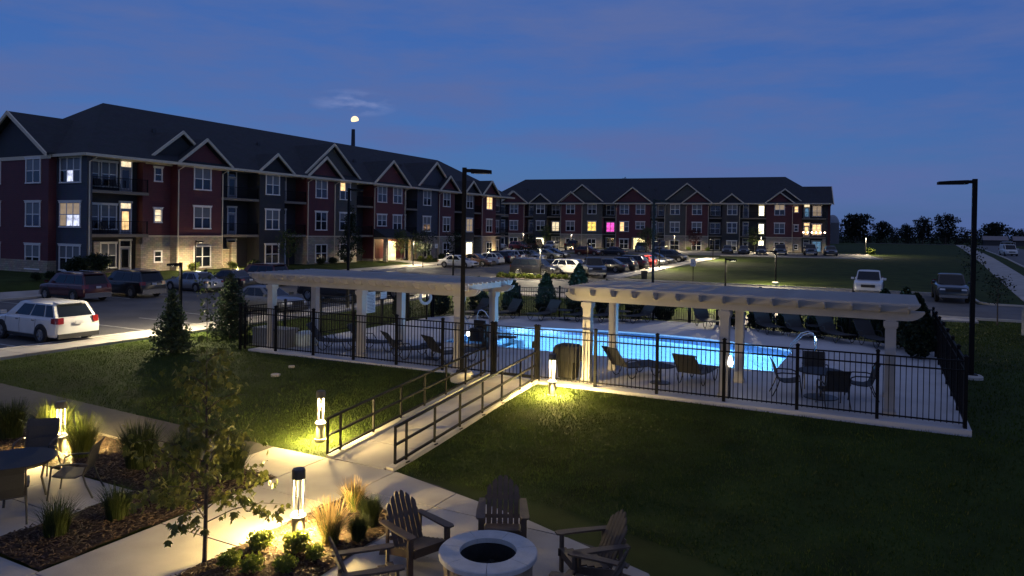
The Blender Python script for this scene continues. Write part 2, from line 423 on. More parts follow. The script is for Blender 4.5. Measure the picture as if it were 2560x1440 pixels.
slabs(pc, [(-10.85,-9.0,12.2-2.05*(k+1),12.2-2.05*k) for k in range(4)], zf5)
pl = path_root('path', -22, -10.85, 4.0, 6.12, zf5)
slabs(pl, [(-10.85-2.1*(k+1),-10.85-2.1*k,4.0,6.12) for k in range(5)], zf5)
ptl = path_root('patio', -22.5, -12.55, 6.14, 8.85, zf5)
slabs(ptl, [(-12.55-2.0*(k+1),-12.55-2.0*k,6.14+1.355*j,6.14+1.355*(j+1)) for k in range(5) for j in range(2)], zf5)
# fire pit patio: a grid of slabs cut to the curved outline
OUT = [(-9.0,4),(-2.0,4),(-1.9,7.6),(-2.25,9.3),(-3.06,10.44),(-4.1,10.95),(-5.15,11.12),(-6.0,11.37),(-6.76,11.70),(-7.8,12.03),(-8.9,12.2),(-9.0,12.2)]
def clip(poly, q):
    out = poly
    for (a, b) in zip(q, q[1:]+q[:1]):
        res = []; s_ = lambda p: (b[0]-a[0])*(p[1]-a[1])-(b[1]-a[1])*(p[0]-a[0])
        for (p, r_) in zip(out, out[1:]+out[:1]):
            dp, dr = s_(p), s_(r_)
            if dp >= 0: res.append(p)
            if (dp >= 0) != (dr >= 0):
                t = dp/(dp-dr); res.append((p[0]+(r_[0]-p[0])*t, p[1]+(r_[1]-p[1])*t))
        out = res
        if not out: return []
    return out
pf = MB(); pf.add([(x,y,.018) for x,y in OUT], [tuple(range(len(OUT)))]); pf = struct('patio', pf, MATS['joint_sand'])
for i in range(5):
    for j in range(6):
        g = .012; x0 = -9.0+1.75*i; y0 = 4.0+1.75*j
        # shallow concave corners are cut near enough by the hull of the outline
        q = clip([(x0+g,y0+g),(x0+1.75-g,y0+g),(x0+1.75-g,y0+1.75-g),(x0+g,y0+1.75-g)], [(-9,4),(-2,4),(-1.9,7.6),(-2.25,9.3),(-3.06,10.44),(-4.1,10.98),(-5.6,11.36),(-7.2,11.95),(-8.6,12.2),(-9,12.2)])
        if len(q) >= 3: part('slab', MB().prism(q, -.06, .05+random.uniform(-.004,.004)), CONC, pf)
# planting beds
def bed(name, poly, h=.05):
    mb = MB(); x0 = min(p[0] for p in poly); x1 = max(p[0] for p in poly); y0 = min(p[1] for p in poly); y1 = max(p[1] for p in poly)
    st = .16; nx_ = int((x1-x0)/st)+1; ny_ = int((y1-y0)/st)+1
    for j in range(ny_):
        for i in range(nx_):
            q = clip([(x0+i*st,y0+j*st),(x0+(i+1)*st,y0+j*st),(x0+(i+1)*st,y0+(j+1)*st),(x0+i*st,y0+(j+1)*st)], poly)
            if len(q) >= 3:
                zz = lambda p: .045+h*(.5+.5*math.sin(p[0]*7.3+p[1]*3.1)*math.sin(p[1]*6.1-p[0]*2.2))
                mb.add([(p[0],p[1],zz(p)) for p in q], [tuple(range(len(q)))])
    o = struct(name, mb, MULCH)
    n = int(abs(sum(a[0]*b[1]-b[0]*a[1] for a, b in zip(poly, poly[1:]+poly[:1])))/2*260); c = MB()
    for _ in range(n):
        px, py = random.uniform(x0,x1), random.uniform(y0,y1)
        if len(clip([(px-.01,py-.01),(px+.01,py-.01),(px+.01,py+.01),(px-.01,py+.01)], poly)) < 3: continue
        a = random.uniform(0,PI); L = random.uniform(.02,.055); ww = random.uniform(.006,.014); t = random.uniform(-.02,.03)
        M = Matrix.Translation((px,py,.05+h*.5+random.uniform(0,.035))) @ Matrix.Rotation(a,4,'Z') @ Matrix.Rotation(random.uniform(-.5,.5),4,'Y')
        c.add([(-L,-ww,0),(L,-ww,0),(L,ww,0),(-L,ww,0),(0,0,.012)], [(0,1,4),(1,2,4),(2,3,4),(3,0,4)], M)
    s_ = part('wood_chips', c, leafmat('chips', (.055,.036,.024), (.125,.085,.058)), None); s_['kind'] = 'stuff'
bed('planting_bed', [(-22,8.87),(-10.87,8.87),(-10.87,10.73),(-22,10.73)])
bed('planting_bed', [(-12.53,6.14),(-10.87,6.14),(-10.87,8.865),(-12.53,8.865)])
bed('planting_bed', [(-8.98,4.0),(-7.15,4.0),(-7.2,8.3),(-7.3,9.7),(-7.85,10.4),(-8.85,10.85),(-8.98,10.85)])
# ramp up to the pool gate
zr = lambda x, y: .055 + .63*min(1, max(0, (y-12.2)/7.05))
rp = path_root('ramp', -10.7, -9.3, 12.2, 19.35, zr)
slabs(rp, [(-10.7,-9.3,12.2+1.19*k,12.2+1.19*(k+1)) for k in range(6)], zr, th=.25)
for x in (-10.82, -9.18):
    part('ramp_kerb', MB().loft([[(x-.09,y,zr(x,y)-.35),(x+.09,y,zr(x,y)-.35),(x+.09,y,zr(x,y)+.03),(x-.09,y,zr(x,y)+.03)] for y in (12.25,14,16,18,19.3)]), KERBM, rp)

# pool deck with the pool cut out of it
DECK = [(-21.0,19.25),(1.8,19.25),(1.8,32.3),(.4,33.1),(-3,34.5),(-6,35.5),(-8.7,36.15),(-10.5,36.1),(-13.2,35.6),(-17.2,34.2),(-20.2,32.7),(-21.0,31.4)]
POOL = [(-15.7,24.4),(-3.1,24.4),(-3.1,29.3),(-5,30.15),(-7,30.75),(-9,31.0),(-10.8,30.95),(-12.5,30.65),(-14.3,30.3),(-16.4,29.6)]
tri = tessellate_polygon([[Vector((x,y,0)) for x,y in DECK], [Vector((x,y,0)) for x,y in POOL]])
mb = MB(); allp = DECK+POOL; mb.v = [(x,y,deckz(x)) for x,y in allp]
for t in tri:
    a, b, c = [Vector((*allp[i], 0)) for i in t]
    mb.f.append(tuple(t) if (b-a).cross(c-a).z > 0 else tuple(t)[::-1])
n = len(DECK); o_ = len(mb.v); mb.v += [(x,y,deckz(x)-.5) for x,y in DECK]; mb.f += [(i, o_+i, o_+(i+1)%n, (i+1)%n) for i in range(n)]
struct('pool_deck', mb, CONCD)
WATER_Z = .50
PLAST = mat('pool_plaster', (.36,.56,.70), 0.6, var=0.05, scale=0.6, bump=0.1)
TILE = mat('pool_tile', (.05,.10,.20), 0.25, var=0.3, scale=9)
k = len(POOL); mb = MB()
mb.v = [(x,y,WATER_Z-.12) for x,y in POOL] + [(x,y,-.75) for x,y in POOL]
mb.f = [(i, (i+1)%k, k+(i+1)%k, k+i) for i in range(k)] + [tuple(range(k, 2*k))]
basin = struct('pool', mb, PLAST)
mb = MB(); mb.v = [(x,y,deckz(x)-.03) for x,y in POOL] + [(x,y,WATER_Z-.12) for x,y in POOL]; mb.f = [(i,(i+1)%k,k+(i+1)%k,k+i) for i in range(k)]
part('waterline_tile', mb, TILE, basin)
cx = sum(p[0] for p in POOL)/k; cy = sum(p[1] for p in POOL)/k
def off(p, d):
    v = Vector((p[0]-cx, p[1]-cy)); return (p[0]+v.x/v.length*d, p[1]+v.y/v.length*d)
for i in range(k):
    a, b = POOL[i], POOL[(i+1)%k]; a2, b2 = off(a,.32), off(b,.32)
    L = math.hypot(b[0]-a[0], b[1]-a[1]); nn_ = max(1, int(L/.95))
    for j in range(nn_):
        t0 = j/nn_+.006/L; t1 = (j+1)/nn_-.006/L; mx_ = lambda p, q, t: (p[0]+(q[0]-p[0])*t, p[1]+(q[1]-p[1])*t)
        q4 = [mx_(a,b,t0), mx_(a,b,t1), mx_(a2,b2,t1), mx_(a2,b2,t0)]; z = deckz(q4[0][0])
        part('coping_stone', MB().prism(q4[::-1] if False else q4, z-.05, z+.025), mat('coping', (.40,.42,.46), .7), basin)
wm = bpy.data.materials.new('pool_water'); wm.use_nodes = True
n = wm.node_tree.nodes; l = wm.node_tree.links; n.remove(n['Principled BSDF'])
tr = n.new('ShaderNodeBsdfTransparent'); tr.inputs[0].default_value = (.62,.88,1.0,1)
gl = n.new('ShaderNodeBsdfGlossy'); gl.inputs['Roughness'].default_value = .04
fr = n.new('ShaderNodeFresnel'); fr.inputs[0].default_value = 1.33
t = n.new('ShaderNodeTexCoord'); nz_ = n.new('ShaderNodeTexNoise'); nz_.inputs['Scale'].default_value = 2.2; nz_.inputs['Detail'].default_value = 3; l.new(t.outputs['Object'], nz_.inputs['Vector'])
bp = n.new('ShaderNodeBump'); bp.inputs['Strength'].default_value = .25; bp.inputs['Distance'].default_value = .06; l.new(nz_.outputs[0], bp.inputs['Height'])
l.new(bp.outputs[0], gl.inputs['Normal']); l.new(bp.outputs[0], fr.inputs['Normal'])
mxs = n.new('ShaderNodeMixShader'); l.new(fr.outputs[0], mxs.inputs[0]); l.new(tr.outputs[0], mxs.inputs[1]); l.new(gl.outputs[0], mxs.inputs[2]); l.new(mxs.outputs[0], n['Material Output'].inputs['Surface'])
mb = MB(); mb.add([(x,y,WATER_Z) for x,y in POOL], [tuple(range(k))]); struct('water', mb, wm)
LENS = emit('pool_lens', (.75,.95,1), 9)
for (x, y, rz, e) in ((-4.3,24.43,0,95), (-14.0,24.43,0,95), (-9.2,24.43,0,26), (-3.13,26.4,PI/2,110)):
    d = Vector((-math.sin(rz), math.cos(rz), 0))
    mb = MB().lathe([(0,0),(.11,0),(.13,-.02)], 14); lp = part('pool_light', mb, LENS, basin, loc=(x+d.x*.03, y+d.y*.03, .02)); lp.rotation_euler = d.to_track_quat('Z','Y').to_euler()
    lamp('pool_glow', 'SPOT', (x+d.x*.12, y+d.y*.12, .02), e*36, (.38,.64,1.0), None, .12, 165, .9, (d+Vector((0,0,-.5))).to_track_quat('-Z','Y').to_euler())
# a row of steps at the shallow end
for i in range(3): part('pool_step', MB().box(-16.2+.0, -15.2+.45*i, 25.2, 29.0, -.74, .28-.26*i), PLAST, basin)

# grass: blades where the lawn is near enough to show them
def blades(name, regs, dens, h, wd, m):
    Vs = []
    for (x0,x1,y0,y1) in regs:
        n = int((x1-x0)*(y1-y0)*dens); px = RNG.uniform(x0,x1,n); py = RNG.uniform(y0,y1,n)
        keep = ~((px > -10.95) & (px < -9.05) & (py > 12))
        # leave the patio and its curve free
        keep &= ~((px > -9.1) & (px < -1.9) & (py < 12.3 - np.clip((px+9)*.045,0,9)*1.0 - np.where(px>-5,(px+5)*.28,0) + .03) & (py < 12.25))
        px = px[keep]; py = py[keep]; n = len(px)
        pz = np.array([ground(a,b) for a,b in zip(px,py)])
        a = RNG.uniform(0,2*PI,n); hh = h*RNG.uniform(.5,1.25,n)*(1+.22*np.sin(px*2.1+py*1.3)*np.sin(py*2.7-px*.9)+.15*np.sin(px*6.3)*np.sin(py*5.1+px)); lean = RNG.uniform(0,.7,n)*hh; la = RNG.uniform(0,2*PI,n); ww = wd*RNG.uniform(.6,1.3,n)
        P = np.zeros((n,3,3)); P[:,0] = np.c_[px-ww*np.cos(a),py-ww*np.sin(a),pz-.01]; P[:,1] = np.c_[px+ww*np.cos(a),py+ww*np.sin(a),pz-.01]
        P[:,2] = np.c_[px+lean*np.cos(la),py+lean*np.sin(la),pz+hh]; Vs.append(P.reshape(-1,3))
    Vv = np.concatenate(Vs); o = struct(name, npmesh(name, Vv, np.arange(len(Vv)).reshape(-1,3)), m, kind='stuff'); return o
GB = leafmat('grass_blade', (.034,.060,.009), (.082,.112,.015), .45)
blades('grass', [(-14,-10.95,12.14,19.2),(-9.05,-3,11.4,19.2)], 900, .055, .008, GB)
blades('grass', [(-27.2,-14,12.14,19.2),(-3,6,9,19.2)], 380, .06, .011, GB)
blades('grass', [(-2.2,5,5,10.5)], 500, .05, .008, GB)
blades('grass', [(-27.3,-21.2,19.2,46),(1.9,8,19.2,47)], 110, .07, .02, GB)
blades('grass', [(-21,-9,36.4,47.4),(-6,8,36.2,47.4)], 50, .07, .03, GB)
# ================================================================== APARTMENT BUILDINGS
SIDE = {}
def siding(name, c):
    return courses(name, c, tuple(x*.93 for x in c), tuple(x*.45 for x in c), 40, .16, bump=.5, rough=.6, msize=.012)
SIDE['red'] = siding('red_siding', (.115,.022,.026)); SIDE['dark'] = siding('charcoal_siding', (.030,.030,.034))
SIDE['green'] = siding('grey_green_siding', (.075,.075,.066)); SIDE['blue'] = siding('slate_blue_siding', (.055,.062,.085))
STONE = courses('ashlar_stone', (.44,.36,.26), (.30,.25,.185), (.22,.19,.15), .42, .17, bump=.7, rough=.9)
SHING = courses('roof_shingles', (.030,.034,.042), (.021,.024,.031), (.010,.011,.014), .3, .14, bump=.4, rough=.9, msize=.008)
TRIM = mat('cream_trim', (.62,.54,.40), .6, var=.06); WFR = mat('window_white', (.82,.79,.74), .5, var=.05)
GLASS = mat('window_glass', (.010,.014,.020), .06, var=0, spec=.9)
BLIND = mat('window_blind', (.15,.16,.165), .30, var=.12, scale=3, spec=.6); DOORM = mat('door_paint', (.34,.34,.36), .5, var=.05)
LIT = {'o': emit('lit_orange', (1,.62,.26), 1.5, .45), 'y': emit('lit_yellow', (1,.80,.36), 2.2, .4), 'm': emit('lit_magenta', (1,.10,.62), 1.3, .5),
       'w': emit('lit_warm_white', (1,.80,.50), 1.1, .4), 't': emit('lit_tan_blind', (.62,.46,.30), .42, .2), 's': emit('lit_screen', (.70,.75,1), 1.2, .6),
       'Y': emit('lit_bright', (1,.90,.55), 3.4, .15), 'c': emit('lit_blue', (.25,.55,.9), .35, .6), 'k': emit('lit_gold', (1,.68,.12), 1.6, .7)}
PM = {}
def pane_mesh(w, h):
    k = (round(w,2), round(h,2))
    if k not in PM: PM[k] = MB().box(-w/2,w/2,-.012,.012,-h/2,h/2).mesh('pane')
    return PM[k]
WM = {}
def win_mesh(w, h, nx_, ny_, head):
    k = (w,h,nx_,ny_,head)
    if k not in WM:
        c = .10; b = MB()
        b.box(-w/2-c,-w/2,-.07,.03,-.02,h+.02); b.box(w/2,w/2+c,-.07,.03,-.02,h+.02)
        b.box(-w/2-c-.03,w/2+c+.03,-.10,.03,-.13,-.02)
        if head: b.box(-w/2-c-.06,w/2+c+.06,-.09,.03,h+.02,h+.17); b.box(-w/2-c-.11,w/2+c+.11,-.13,.03,h+.17,h+.22)
        else: b.box(-w/2-c,w/2+c,-.072,.03,h+.02,h+.10)
        for i in range(1, nx_): x = -w/2+w*i/nx_; b.box(x-.05,x+.05,-.055,.03,-.02,h+.02)
        for j in range(1, ny_):
            z = h*j/ny_
            for i in range(nx_): b.box(-w/2+w*i/nx_+(.05 if i else 0), -w/2+w*(i+1)/nx_-(.05 if i < nx_-1 else 0), -.045,.03,z-.035,z+.035)
        WM[k] = b.mesh('window')
    return WM[k]
def window(P, u, y, z, w=1.7, h=1.85, nx_=2, ny_=2, st='b', head=True, rz=0.0):
    o = part('window', win_mesh(w,h,nx_,ny_,head), WFR, P, loc=(u,y,z), rot=(0,0,rz))
    pw, ph = w/nx_-.06, h/ny_-.05
    for i in range(nx_):
        for j in range(ny_):
            s = st if isinstance(st, str) else st[j][i]
            mm = {'d': GLASS, 'b': BLIND if j == ny_-1 else GLASS}.get(s) or LIT[s]
            p = part('pane', pane_mesh(pw,ph), None, o, loc=(-w/2+w*(i+.5)/nx_, -.015, h*(j+.5)/ny_))
            if not p.data.materials: p.data.materials.append(GLASS)
            p.material_slots[0].link = 'OBJECT'; p.material_slots[0].material = mm
    return o
DM = {}
def door(P, u, y, z, st='d', tr='d', w=.92):
    if 'd' not in DM:
        b = MB(); b.box(-w/2-.1,-w/2,-.07,.03,0,2.62); b.box(w/2,w/2+.1,-.07,.03,0,2.62); b.box(-w/2-.16,w/2+.16,-.10,.03,2.62,2.80); b.box(-w/2,w/2,-.06,.03,2.08,2.16)
        DM['d'] = b.mesh('door_frame')
        b = MB(); b.box(-w/2,w/2,-.02,.02,0,.35); b.box(-w/2,w/2,-.02,.02,1.9,2.08); b.box(-w/2,-w/2+.15,-.02,.02,.35,1.9); b.box(w/2-.15,w/2,-.02,.02,.35,1.9); DM['l'] = b.mesh('door')
        DM['g'] = MB().box(-w/2+.15,w/2-.15,-.008,.008,.35,1.9).mesh('pane'); DM['t'] = MB().box(-w/2,w/2,-.01,.01,2.16,2.6).mesh('pane')
    f = part('door', DM['l'], DOORM, P, loc=(u,y,z))
    part('door_frame', DM['d'], WFR, f)
    for kk, s in (('g',st),('t',tr)):
        p = part('pane', DM[kk], None, f)
        if not p.data.materials: p.data.materials.append(GLASS)
        p.material_slots[0].link = 'OBJECT'; p.material_slots[0].material = {'d':GLASS,'b':BLIND}.get(s) or LIT[s]
    return f
EAVE, STN = 9.6, 3.1
FZ = (.35, 3.85, 7.42)            # window sills of the three floors
def gable(P, uc, half, yf, m, pitch=.8, z0=EAVE, slope=.605):
    za = z0+half*pitch
    g = part('gable', MB().add([(uc-half+.35,yf,z0-.02),(uc+half-.35,yf,z0-.02),(uc,yf,za-.3),(uc-half+.35,yf+.25,z0-.02),(uc+half-.35,yf+.25,z0-.02),(uc,yf+.25,za-.3)],
             [(0,1,2),(5,4,3),(0,3,4,1),(1,4,5,2),(2,5,3,0)]), m, P)
    ye = (za-z0)/slope-.5; yo = yf-.42; t = .16
    for s in (-1,1):
        a = (uc+s*half, yo, z0); b = (uc, yo, za); c = (uc, max(ye+.3,yo+.5), za); d = (uc+s*half, max(-.3,yo+.3), z0)
        vs = [a,b,c,d] + [(p[0],p[1],p[2]+t) for p in (a,b,c,d)]
        part('roof_slope', MB().add(vs, [(0,1,2,3),(7,6,5,4),(0,4,5,1),(1,5,6,2),(2,6,7,3),(3,7,4,0)]), SHING, g)
        n_ = Vector((0,0,1))
        part('rake_trim', MB().add([(uc+s*(half+.12),yo-.06,z0-.16),(uc,yo-.06,za-.12),(uc,yo-.06,za+.17),(uc+s*(half+.12),yo-.06,z0+.10),
                                    (uc+s*(half+.12),yo+.10,z0-.16),(uc,yo+.10,za-.12),(uc,yo+.10,za+.17),(uc+s*(half+.12),yo+.10,z0+.10)],
             [(0,1,2,3),(7,6,5,4),(0,4,5,1),(1,5,6,2),(2,6,7,3),(3,7,4,0)]), TRIM, g)
    part('trim_board', MB().box(uc-half+.1,uc+half-.1,yf-.05,yf+.02,z0-.30,z0-.03), TRIM, g)
    return g
def railing_mb(u0, u1, y, z):
    b = MB(); b.box(u0,u1,y-.025,y+.025,z+1.02,z+1.07); b.box(u0,u1,y-.02,y+.02,z+.08,z+.12)
    n = int((u1-u0)/.13)
    for i in range(n+1): x = u0+(u1-u0)*i/n; b.box(x-.011,x+.011,y-.011,y+.011,z+.12,z+1.02)
    for x in (u0+.03,u1-.03): b.box(x-.035,x+.035,y-.035,y+.035,z,z+1.1)
    return b
DECKM = mat('balcony_timber', (.055,.050,.045), .8, var=.2)
def downspout(P, u, y=-.06, z0=.25):
    b = MB(); b.tube([(u+.42,-.45,EAVE-.12),(u+.3,-.42,EAVE-.3),(u,y,EAVE-.62),(u,y,z0+.2),(u,y-.2,z0)], .055, 6); part('downspout', b, TRIM, P)
def apartment(name, label, loc, rz, L, bays, recs, gables, spouts, r0, r1, endwing):
    P = thing(name, label, 'apartment building', loc, rz); D = 18.0
    part('wall', MB().box(0,L,1.7,D,0,EAVE), SIDE['dark'], P)
    for (u0, u1, col, stone, y0, wins) in bays:
        zb = STN if stone else .3
        part('bay', MB().box(u0,u1,y0,1.75,zb,EAVE), SIDE[col], P)
        if stone:
            part('stone_base', MB().box(u0-.03,u1+.03,y0-.06,1.74,-.6,STN-.08), STONE, P); part('stone_cap', MB().box(u0-.06,u1+.06,y0-.10,1.74,STN-.08,STN+.03), TRIM, P)
        else: part('foundation', MB().box(u0,u1,y0+.02,1.74,-.6,.3), STONE, P)
        for wv in wins: window(P, wv[0], y0 if not stone or wv[1] > 2 else y0-.06, *wv[1:])
    part('foundation', MB().box(.02,L-.02,1.68,D-.05,-.6,.02), STONE, P)
    for r in recs:
        u0, u1 = r['u']; sides = r.get('fl', 3)
        for fl in (1,2):
            z = (3.25, 6.8)[fl-1]
            s = part('balcony', MB().box(u0+.01,u1-.01,.12,1.69,z-.22,z), DECKM, P); part('railing', railing_mb(u0+.04,u1-.04,.17,z), BLK, s)
            part('trim_board', MB().box(u0+.01,u1-.01,.07,.12,z-.26,z-.02), mat('dim_trim', (.20,.17,.13), .7), s)
        for fl in range(3):
            z = (0.02, 3.25, 6.8)[fl]
            if 'door' in r: st = r.get('ds', 'ddd')[fl]; door(P, r['door'], 1.69, z, st, r.get('ts','ddd')[fl])
            for (wu, ww) in r.get('win', []): window(P, wu, 1.69, z+.45, ww, 1.9, 2 if ww > 1.2 else 1, 2, r.get('ws','bbb')[fl])
        if r.get('stone'): part('stone_base', MB().box(u0+.02,u1-.02,1.60,1.69,-.4,.02), STONE, P)
    for (uc, hf, yf, col) in gables: gable(P, uc, hf, yf, SIDE[col])
    for u in spouts: downspout(P, u)
    # hipped main roof, gutters and soffit
    o = .5; zr_ = EAVE+5.75; b = MB()
    A = [(-o,-o,EAVE),(L+o,-o,EAVE),(L+o,D+o,EAVE),(-o,D+o,EAVE)]; rA, rB = (r0,D/2,zr_), (r1,D/2,zr_)
    b.add(A+[rA,rB], [(0,1,5,4),(1,2,5),(2,3,4,5),(3,0,4),(3,2,1,0)]); rf = part('roof', b, SHING, P)
    for x, y, hh in ((9,4.5,.35),(10.6,4.3,.3),(22,5,.3),(37,4.2,.35),(48,5,.3)):
        z = EAVE+(y+o)*.605; part('roof_vent', MB().box(x-.16,x+.16,y-.14,y+.14,z-.1,z+hh), mat('vent_grey', (.05,.05,.055), .6), rf)
    part('gutter', MB().box(-o-.05,L+o+.05,-o-.10,-o-.005,EAVE-.20,EAVE+.02), TRIM, P)
    for x in (-o, L+o): s = -1 if x < 0 else 1; part('gutter', MB().box(min(x,x+s*.1)+.001*s,max(x,x+s*.1)+.001*s,-o,D+o,EAVE-.20,EAVE+.02), TRIM, P)
    part('soffit', MB().box(-o+.02,L+o-.02,-o+.02,1.72,EAVE-.17,EAVE-.10), TRIM, P)
    for e in endwing:
        x = -.65 if e < 0 else L+.65; x0, x1 = (x, 0.0) if e < 0 else (L, x); y0, y1 = 4.1, 14.1
        part('end_wing', MB().box(x0,x1-.003 if e < 0 else x1,y0,y1,1.0,EAVE), SIDE['red'], P); part('stone_base', MB().box(x0-.08 if e < 0 else x0,x1 if e < 0 else x1+.08,y0-.06,y1+.06,-.7,1.0), STONE, P)
        yc, hf = 9.1, 5.4; za = EAVE+3.6
        g = part('gable', MB().add([(x,y0,EAVE-.02),(x,y1,EAVE-.02),(x,yc,za-.25),(x-e*.25,y0,EAVE-.02),(x-e*.25,y1,EAVE-.02),(x-e*.25,yc,za-.25)], [(0,1,2),(5,4,3),(0,3,4,1),(1,4,5,2),(2,5,3,0)]), SIDE['dark'], P)
        xi = (4.6 if e < 0 else L-4.6); xo = x+e*.45; t = .16
        for s in (-1,1):
            q = [(xo,yc+s*hf,EAVE),(xo,yc,za),(xi,yc,za),((.2 if e < 0 else L-.2),yc+s*hf,EAVE)]
            part('roof_slope', MB().add(q+[(p[0],p[1],p[2]+t) for p in q], [(0,1,2,3),(7,6,5,4),(0,4,5,1),(1,5,6,2),(2,6,7,3),(3,7,4,0)]), SHING, g)
            q = [(xo,yc+s*(hf+.12),EAVE-.2),(xo,yc,za-.16),(xo,yc,za+.18),(xo,yc+s*(hf+.12),EAVE+.1)]
            part('rake_trim', MB().add(q+[(p[0]+e*.14,p[1],p[2]) for p in q], [(0,1,2,3),(7,6,5,4),(0,4,5,1),(1,5,6,2),(2,6,7,3),(3,7,4,0)]), TRIM, g)
        part('trim_board', MB().box(min(x,x+e*.08),max(x,x+e*.08),y0-.3,y1+.3,EAVE-.33,EAVE-.03), TRIM, g)
        for fl in range(3):
            for yy in (6.2,12.0): window(P, x, yy, FZ[fl], 1.9, 1.85, 2, 2, 'b', rz=-PI/2 if e < 0 else PI/2)
    return P
def bay3(u, sts=('d','b','b'), w=1.7, stone=True, hs=None):
    return [(u, FZ[0]+(-.05 if stone else 0), w, 1.8, 2, 2, sts[0], not stone), (u, FZ[1], w, 1.85, 2, 2, sts[1]), (u, FZ[2], w, 1.85, 2, 2, sts[2])]
small = lambda u, st: [(u, .85, .62, .85, 1, 2, st[0], False), (u, 4.35, .62, 1.05, 1, 2, st[1]), (u, 7.95, .62, 1.05, 1, 2, st[2])]
LB = [(5.4,8.1,'red',True,.9,small(6.85,('d','w','d'))), (8.1,12.9,'red',True,0,bay3(10.75)), (17.6,21.0,'dark',False,0,bay3(19.3,('d','b','b'),1.7,False)),
      (24.3,28.6,'red',True,0,bay3(26.5,('d','d','b'))), (28.6,32.7,'green',True,.12,bay3(30.6,('d','b',['bb','ob']))), (35.8,42.1,'red',False,0,
      [(37.4,FZ[1]+.6,1.7,1.25,2,2,'b'),(37.4,FZ[2],1.7,1.85,2,2,'b'),(40.6,FZ[1],1.7,1.85,2,2,'b'),(40.6,FZ[2],1.7,1.85,2,2,'b')]),
      (45.2,50.3,'blue',True,.12,bay3(47.5)), (50.3,54.5,'red',True,0,bay3(52.3)), (57.0,60.2,'dark',False,0,bay3(58.7,('Y','t','b'),1.7,False)), (62.4,67.0,'red',True,0,bay3(64.8,('d','b','o')))]
LR = [dict(u=(.4,5.4), door=4.35, ds='dod', ts='dww', win=[(1.55,.7),(2.85,1.25)], ws='bbb', stone=1), dict(u=(12.9,17.6), door=15.6, ds='ddd'), dict(u=(21.0,24.3), door=22.3), dict(u=(32.7,35.8), door=33.6),
      dict(u=(42.1,45.2), door=44.2), dict(u=(54.5,57.0), door=55.3), dict(u=(60.2,62.4), door=61.3), dict(u=(67.0,71.6), door=68.6, ds='ddw', win=[(70.4,1.3)])]
LG = [(8.9,3.5,.7,'dark'),(10.9,2.9,-.02,'red'),(19.6,2.3,-.02,'dark'),(28.7,4.9,.5,'green'),(26.9,2.8,-.02,'red'),(39.2,3.7,-.02,'red'),(49.9,4.7,.5,'blue'),(52.7,2.55,-.02,'red'),(59.2,2.2,-.02,'dark'),(65.0,2.75,-.02,'red')]
bl = apartment('apartment_building', 'long three storey apartment building with red gables along the left of the parking lot', (-56,35,1.15), PI/2, 72,
     LB, LR, LG, [.12,8.2,13.0,24.4,28.7,35.9,42.2,50.4,62.5], 7, 63.5, (-1,))
part('bay', MB().box(.0,.42,.05,1.7,.3,EAVE), SIDE['blue'], bl); part('end_wall', MB().box(-.02,.0,.05,4.1,.3,EAVE), SIDE['blue'], bl)
for fl in range(3): window(bl, -.02, 2.2, FZ[fl], 2.6, 1.85, 3, 2, ('b', ('tss','ttt'), ('dsd','bbb'))[fl], rz=-PI/2)
# stone piers and the lit alcove on the ground floor of the left building
for (u, wd, h) in ((.9,.5,2.6),(5.0,.5,2.4),(14.6,.6,2.5)): part('stone_pier', MB().box(u-wd/2,u+wd/2,.15,.85,-.5,h), STONE, bl)
part('privacy_wall', MB().box(13.0,14.3,.5,.75,-.5,1.75), STONE, bl); part('stone_cap', MB().box(12.98,14.32,.44,.81,1.75,1.83), TRIM, bl)
# entrance porch of the left building
CT = TRIM
pp = part('porch', MB().box(36.0,41.9,-1.9,-.02,2.75,2.95), TRIM, bl)
part('roof_slope', MB().add([(35.8,-2.1,2.96),(42.1,-2.1,2.96),(42.1,-.01,4.05),(35.8,-.01,4.05),(35.8,-.01,2.96),(42.1,-.01,2.96)], [(0,1,2,3),(0,3,4),(1,5,2),(0,4,5,1),(3,2,5,4)]), SHING, pp)
for u in (36.3,41.5): part('post', MB().box(u-.22,u+.22,-1.75,-1.31,0,2.75), STONE, pp)
dr = part('entrance', MB().box(37.9,40.3,-.09,-.01,0,2.5), WFR, bl)
for i in range(2): part('pane', MB().box(38.05+1.1*i,39.0+1.15*i,-.11,-.092,.1,2.35), LIT['y'], dr)
lamp('porch_lamp', 'POINT', (38.8,-1.0,2.55), 220, (1,.70,.32), bl, .12)

RB = [(6.3,9.9,'red',True,0,bay3(7.5)), (11.9,14.9,'dark',False,0,bay3(13.5,('Y','b','b'),1.7,False)), (17.9,22.5,'red',True,0,bay3(20.1)), (22.5,26.9,'green',True,.12,bay3(24.7,('d','k','b'))),
      (29.7,36.8,'red',False,0,[(31.5,FZ[0],1.7,1.8,2,2,'d'),(31.5,FZ[1],1.7,1.85,2,2,[['o','d'],['o','b']]),(31.5,FZ[2],1.7,1.85,2,2,'b'),(34.8,FZ[1]+.55,1.7,1.3,2,2,'b'),(34.8,FZ[2],1.7,1.85,2,2,'b')]),
      (39.6,43.8,'green',True,.12,bay3(41.7)), (43.8,48.1,'red',True,0,bay3(46.0)), (50.8,54.2,'dark',False,0,bay3(52.7,('b','d','b'),1.7,False)), (59.0,63.6,'red',True,0,bay3(61.4,('d','b',['bb','tt']))),
      (63.6,65.4,'red',True,.7,small(64.4,('d','d','o')))]
